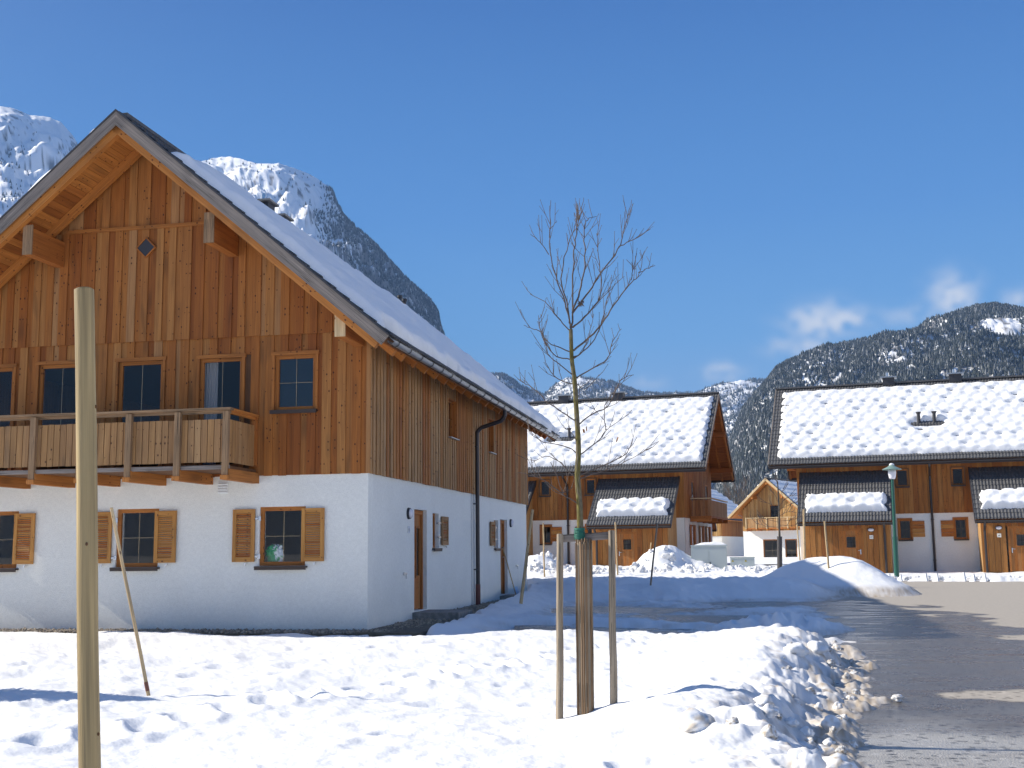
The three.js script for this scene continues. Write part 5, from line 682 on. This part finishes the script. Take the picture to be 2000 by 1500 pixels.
// another planted tree with its own stakes, and a small fir, stand left of the picture; the fir's shadow reaches in
{ const b = V(-6.75, 0, -12.25); b.y = snowY(b.x, b.z); const f = thing('small_fir', 'small dark fir growing in the lawn snow beside the chalet', 'tree', b.toArray()); put('trunk', tubeGeo([V(0, -.2, 0), V(0, 2.3, 0)], [.035, .008], 8), M.bark, f); const g = new Bag(); for (let i = 0; i < 2400; i++) { const t = Math.pow(rnd(), .8), y = lerp(.15, 2.15, t), r = lerp(.95, .05, t) * rr(.25, 1), a = rnd() * 6.28, c = V(Math.cos(a) * r, y - r * .22, Math.sin(a) * r), o = V(Math.cos(a), -.1, Math.sin(a)); g.add(tubeGeo([c.clone().addScaledVector(o, -.10), c.clone().addScaledVector(o, .09)], [.02, .004], 4)); } g.mesh('crown', std('fir', L(.03, .055, .028), { roughness: .9 }), f); }
// slim planted tree before the small sunlit house
{ const z = -40.8, base = at(1523, 1140, z), k = 1, lx = (px, py) => { const q = at(px, py, z); return [q.x - base.x, q.y - base.y]; }; const S = 4; const br = [[[1523, 1000], [1505, 985], [1485, 980]], [[1523, 995], [1545, 985], [1562, 980]], [[1522, 1020], [1500, 1015], [1478, 1010]], [[1523, 1018], [1548, 1015], [1565, 1008]], [[1522, 985], [1512, 965], [1500, 955]], [[1522, 975], [1530, 955], [1540, 945]], [[1523, 1030], [1500, 1028], [1480, 1022]], [[1523, 965], [1518, 945], [1514, 928]], [[1522, 1008], [1540, 1000], [1560, 1002]], [[1522, 990], [1535, 972], [1556, 968]], [[1523, 1026], [1550, 1026], [1570, 1018]]].map((b) => b.map(([x, y]) => lx(x, y)));
  const t = bareTree('planted_tree', 'slim bare tree with a dark trunk guard beside the snow pile', 'tree', base, 1.9, [[0, -.3, 0], [...lx(1523, 1060), 0], [...lx(1522, 1000), 0], [...lx(1519, 940), 0]], [.05, .018], br, { twigR: .009, twigs: 1.5, trunkM: M.bark }); const [gx, gy] = lx(1523, 1048); put('trunk_guard', tubeGeo([V(0, -.3, 0), V(gx, gy, 0)], .088, 14), std('guard', L(.085, .08, .085), { map: greyMap, roughness: .7 }), t); }
// bare trees behind the houses
for (const [px, py0, py1, z, lb] of [[1438, 1010, 905, -150, 'bare tree above the ridge end of the roof behind the balcony'], [1452, 1010, 925, -155, 'lower bare tree rising over the eaves of the sunlit gable'], [1462, 1005, 900, -170, 'tallest bare tree behind the small sunlit gable house'], [1474, 1000, 918, -165, 'bare tree beside the apex of the small sunlit gable']]) { const b = at(px, py0, z), hgt = at(px, py1, z).y - b.y; b.y = 0; const H2 = hgt + 3, br = []; for (let i = 0; i < 16; i++) { const y = H2 * rr(.3, .85), s = i % 2 ? 1 : -1, l = H2 * rr(.12, .28); br.push([[0, y], [s * l * .5, y + l * .7], [s * l * rr(.7, 1), y + l * 1.5]]); } bareTree('bare_tree', lb, 'tree', b, 7, [[0, -.5, 0], [.1, H2 * .5, 0], [-.1, H2, 0]], [.14, .03], br, { twigR: .02, twigs: 3, trunkM: M.bark, group: 'bare trees behind the houses' }); }

// ---------- street lamp ----------
{ const b = at(1752, 1122, -50.5), top = at(1743.5, 935, -50.5), lp = thing('street_lamp', 'green street lamp post with a wide flat hat before the row house', 'street lamp', [b.x, b.y - .3, b.z]); const hgt = top.y - b.y + .3, lean = top.x - b.x; put('post', tubeGeo([V(0, 0, 0), V(lean * .42, hgt * .42, 0), V(lean * .425, hgt * .425, 0), V(lean, hgt, 0)], [.105, .10, .075, .062], 16), M.green, lp); put('post_ring', new THREE.CylinderGeometry(.1, .11, .12, 16).translate(lean * .42, hgt * .42, 0), M.green, lp);
  put('lamp_globe', new THREE.LatheGeometry([[.0, 0], [.11, .0], [.14, .08], [.17, .26], [.165, .40], [.0, .41]].map(([r, y]) => new THREE.Vector2(r, y)), 20).translate(lean, hgt - .02, 0), M.lampglass, lp); put('hat', new THREE.LatheGeometry([[.0, .24], [.10, .22], [.16, .16], [.40, .04], [.41, .02], [.12, .06], [.0, .07]].map(([r, y]) => new THREE.Vector2(r, y)), 28).translate(lean, hgt + .36, 0), std('hat', L(.20, .30, .26), { roughness: .35 }), lp); put('finial', new THREE.SphereGeometry(.11, 14, 10).scale(1, .7, 1).translate(lean, hgt + .59, 0), M.white, lp); }
// ---------- electrical cabinets ----------
function cabinet(a, b, topPx, z, ry, label, big) {
  const p0 = at(a[0], a[1], z), p1 = at(b[0], b[1], z), w = (p1.x - p0.x) * .93, hgt = at(a[0], topPx, z).y - p0.y + .25, c = thing('utility_cabinet', label, 'cabinet', [(p0.x + p1.x) / 2, p0.y - .25, z - .2], ry, 'grey utility cabinets'), dp = .42;
  new Bag().box(0, hgt / 2, 0, w, hgt - .04, dp).mesh('body', M.cabinet, c); new Bag().box(0, hgt - .005, 0, w + .05, .05, dp + .06).mesh('lid', M.cabinet, c); new Bag().box(0, .15, 0, w + .03, .3, dp + .02).mesh('plinth', M.concrete, c);
  for (const s of [-1, 1]) { const d = put('door', boxGeo(w / 2 - .03, hgt - .46, .018), M.cabinet, c); d.position.set(s * w / 4, hgt / 2 + .12, dp / 2 + .009); }
  new Bag().box(w * .03, hgt * .47, dp / 2 + .035, .04, .17, .035).mesh('handle', M.dark, c);
  if (!big) for (const s of [-1, .35]) { const sh = new THREE.Shape([new THREE.Vector2(-.06, 0), new THREE.Vector2(.06, 0), new THREE.Vector2(0, .105)]); put('warning_triangle', new THREE.ExtrudeGeometry(sh, { depth: .003, bevelEnabled: false }).translate(s * w * .40, hgt - .2, dp / 2 + .02), std('yellow', L(.55, .42, .03)), c); put('warning_bolt', boxGeo(.02, .05, .003).translate(s * w * .40, hgt - .165, dp / 2 + .026), M.dark, c); }
  return [c, w, hgt, dp];
}
{ const [c, w, hgt, dp] = cabinet([1351, 1123], [1425, 1122], 1066, -51, -.2, 'large grey green utility cabinet with a snow cap', true); const g = gridGeo(40, 24, (u, v) => { const x = lerp(-w * .42, w * .5, u), z = lerp(dp * .5, -dp * .5, v), e = Math.min(u, 1 - u, (Math.min(v, 1 - v)) * .6) * 2; return [x, -.02 + .14 * Math.pow(clamp(e * 2.6), .5) * (1 + N3(u * 4, v * 3, 2) * .25) * lerp(.45, 1, sstep(0, .4, u)), z]; }); const s = tag(put('snow_cushion', g, M.snow), 'rounded cap of snow lying on the large utility cabinet', 'snow'); s.position.set(c.position.x, c.position.y + hgt + .02, c.position.z); s.rotation.y = c.rotation.y; }
cabinet([1428, 1119], [1478, 1118], 1089, -54.6, -.2, 'low grey utility cabinet with two yellow warning triangles', false);

// ---------- lumps of old snow ----------
function lumpGeo(r, det = 3) { const g = new THREE.IcosahedronGeometry(1, det), P = g.attributes.position, s = rnd() * 50, sx = rr(.85, 1.35), sz = rr(.8, 1.2), sy = rr(.65, 1); const C = []; for (let k = 0; k < P.count; k++) { const v = V(P.getX(k), P.getY(k), P.getZ(k)), f = 1 + N3(v.x * 1.3 + s, v.y * 1.3, v.z * 1.3) * .5 + N3(v.x * 3.0 + s, v.y * 3.0, v.z * 3.0) * .2 + N3(v.x * 8, v.y * 8 + s, v.z * 8) * .08, dirt = sstep(-.25, .45, N3(v.x * 2 + s, v.y * 2, v.z * 2) + N3(v.x * 7, v.y * 7, v.z * 7 + s) * .6); P.setXYZ(k, v.x * f * r * sx, v.y * f * r * sy, v.z * f * r * sz); C.push(lerp(.88, .43, dirt * lump_dirt), lerp(.885, .335, dirt * lump_dirt), lerp(.89, .225, dirt * lump_dirt)); } g.setAttribute('color', new THREE.Float32BufferAttribute(C, 3)); g.deleteAttribute('normal'); const q = mergeV(g); q.computeVertexNormals(); return q; }
let lump_dirt = .8;
function mergeV(g) { const P = g.attributes.position, C = g.attributes.color, U = g.attributes.uv, map = new Map(), I = [], p = [], c = [], u = []; for (let k = 0; k < P.count; k++) { const key = [P.getX(k), P.getY(k), P.getZ(k)].map((x) => Math.round(x * 1e5)).join(); let i = map.get(key); if (i === undefined) { i = p.length / 3; map.set(key, i); p.push(P.getX(k), P.getY(k), P.getZ(k)); c.push(C.getX(k), C.getY(k), C.getZ(k)); u.push(P.getX(k), P.getZ(k)); } I.push(i); } const q = new THREE.BufferGeometry(); q.setAttribute('position', new THREE.Float32BufferAttribute(p, 3)); q.setAttribute('color', new THREE.Float32BufferAttribute(c, 3)); q.setAttribute('uv', new THREE.Float32BufferAttribute(u, 2)); q.setIndex(I); return q; }
{ const p = at(1754, 1371, -11.5), d = p.clone().sub(V(0, 1.6, 0)), t = -(1.6 - .08) / d.y, q = V(0, 1.6, 0).addScaledVector(d, t); lump_dirt = .7; const o = tag(put('snowball', lumpGeo(.05), M.snowvc), 'single dirty snowball lying on the wet road', 'snowball'); o.position.set(q.x, gnd(-q.z) + .045, q.z); }
for (const [px, py, r, dd, lb] of [[1362, 1412, .10, .75, 'brownish snow lump on the lawn near the stakes'], [1595, 1262, .13, .25, 'white snow lump at the bank end by the parking bay'], [1555, 1268, .10, .2, 'small white snow lump on the bank end'], [1636, 1492, .10, .95, 'brown icy lump at the road edge among pale lumps'], [1612, 1470, .085, .85, 'brown rounded lump of old snow by the road'], [1580, 1488, .085, .35, 'pale round lump beside the brown icy lumps'], [1625, 1415, .085, .5, 'pale rounded lump high on the road bank'], [1637, 1381, .045, .6, 'small grey lump standing on the road bank'], [1490, 1372, .07, .6, 'grey brown lump on top of the snow bank'], [1620, 1452, .05, .4, 'small white lump near the asphalt edge'], [1665, 1455, .032, .7, 'tiny dirty lump at the asphalt edge'], [1648, 1400, .035, .75, 'tan lump on the melting ice edge'], [1633, 1265, .05, .9, 'brown stone like lump near the road corner'], [1500, 1390, .06, .4, 'pale lump below the bank crest'], [1575, 1430, .05, .3, 'white lump on the slope to the road'], [1600, 1380, .045, .45, 'grey lump on the slope to the road'], [1545, 1410, .055, .3, 'rounded white lump amid the bank'], [1560, 1475, .06, .3, 'white lump low beside the pale round one']]) {
  lump_dirt = dd; let q = null; const d0 = pxDir(px, py); for (let s = 5; s < 45; s += .02) { const w = V(0, 1.6, 0).addScaledVector(d0, s); if (w.y < gnd(-w.z) + Math.max(0, snowInfo(w.x, -w.z)[0]) + r * .3) { q = w; break; } } if (!q) continue; const o = tag(put('snow_lump', lumpGeo(r), M.snowvc), lb, 'snow lump', 'lumps of old snow by the road'); o.position.copy(q); o.position.y -= r * .15; o.rotation.y = rnd() * 6;
}
{ // crumbs of snow along the banks, too many to count
  const gs = []; lump_dirt = .55; const make = (n, dirt, pos, name, lb) => { lump_dirt = dirt; for (let v = 0; v < 3; v++) { const im = new THREE.InstancedMesh(lumpGeo(1, 3), M.snowvc, n), d = new THREE.Object3D(); for (let k = 0; k < n; k++) { const [x, z, s] = pos(); d.position.set(x, snowY(x, z) + s * .15, z); d.scale.setScalar(s); d.rotation.set(rnd() * 6, rnd() * 6, rnd() * 6); d.updateMatrix(); im.setMatrixAt(k, d.matrix); } im.name = numbered(name); im.userData = { kind: 'stuff', label: lb[v], category: 'snow' }; im.castShadow = im.receiveShadow = true; scene.add(im); } };
  make(30, .9, () => { const d = rr(7.6, 19), e = Math.abs(rr(-1, 1) * rr(0, 1)); return [pl(roadEdge, d) - .1 - e * 1.2, -d, Math.pow(rnd(), 3) * .055 + .012]; }, 'snow_crumbs', ['dirty snow crumbs along the edge of the road', 'tan snow crumbs scattered on the road bank', 'small grey snow crumbs on the melting edge']);
  make(110, .35, () => { const d = rr(46, 51), x = rr(.5, 13); return [x, -d, Math.pow(rnd(), 2) * .13 + .04]; }, 'snow_crumbs', ['broken snow before the row house porch', 'snow clods in front of the grey cabinets', 'scattered clods of ploughed snow']);
  make(70, .5, () => { const x = rr(12.5, 24), d = farEdge(x) + rr(.1, 1.6); return [x, -d, Math.pow(rnd(), 2) * .11 + .03]; }, 'snow_crumbs', ['snow clods beyond the far road edge', 'dirty clods along the far road edge', 'small clods before the lamp post']);
}
renderer.render(scene, camera);
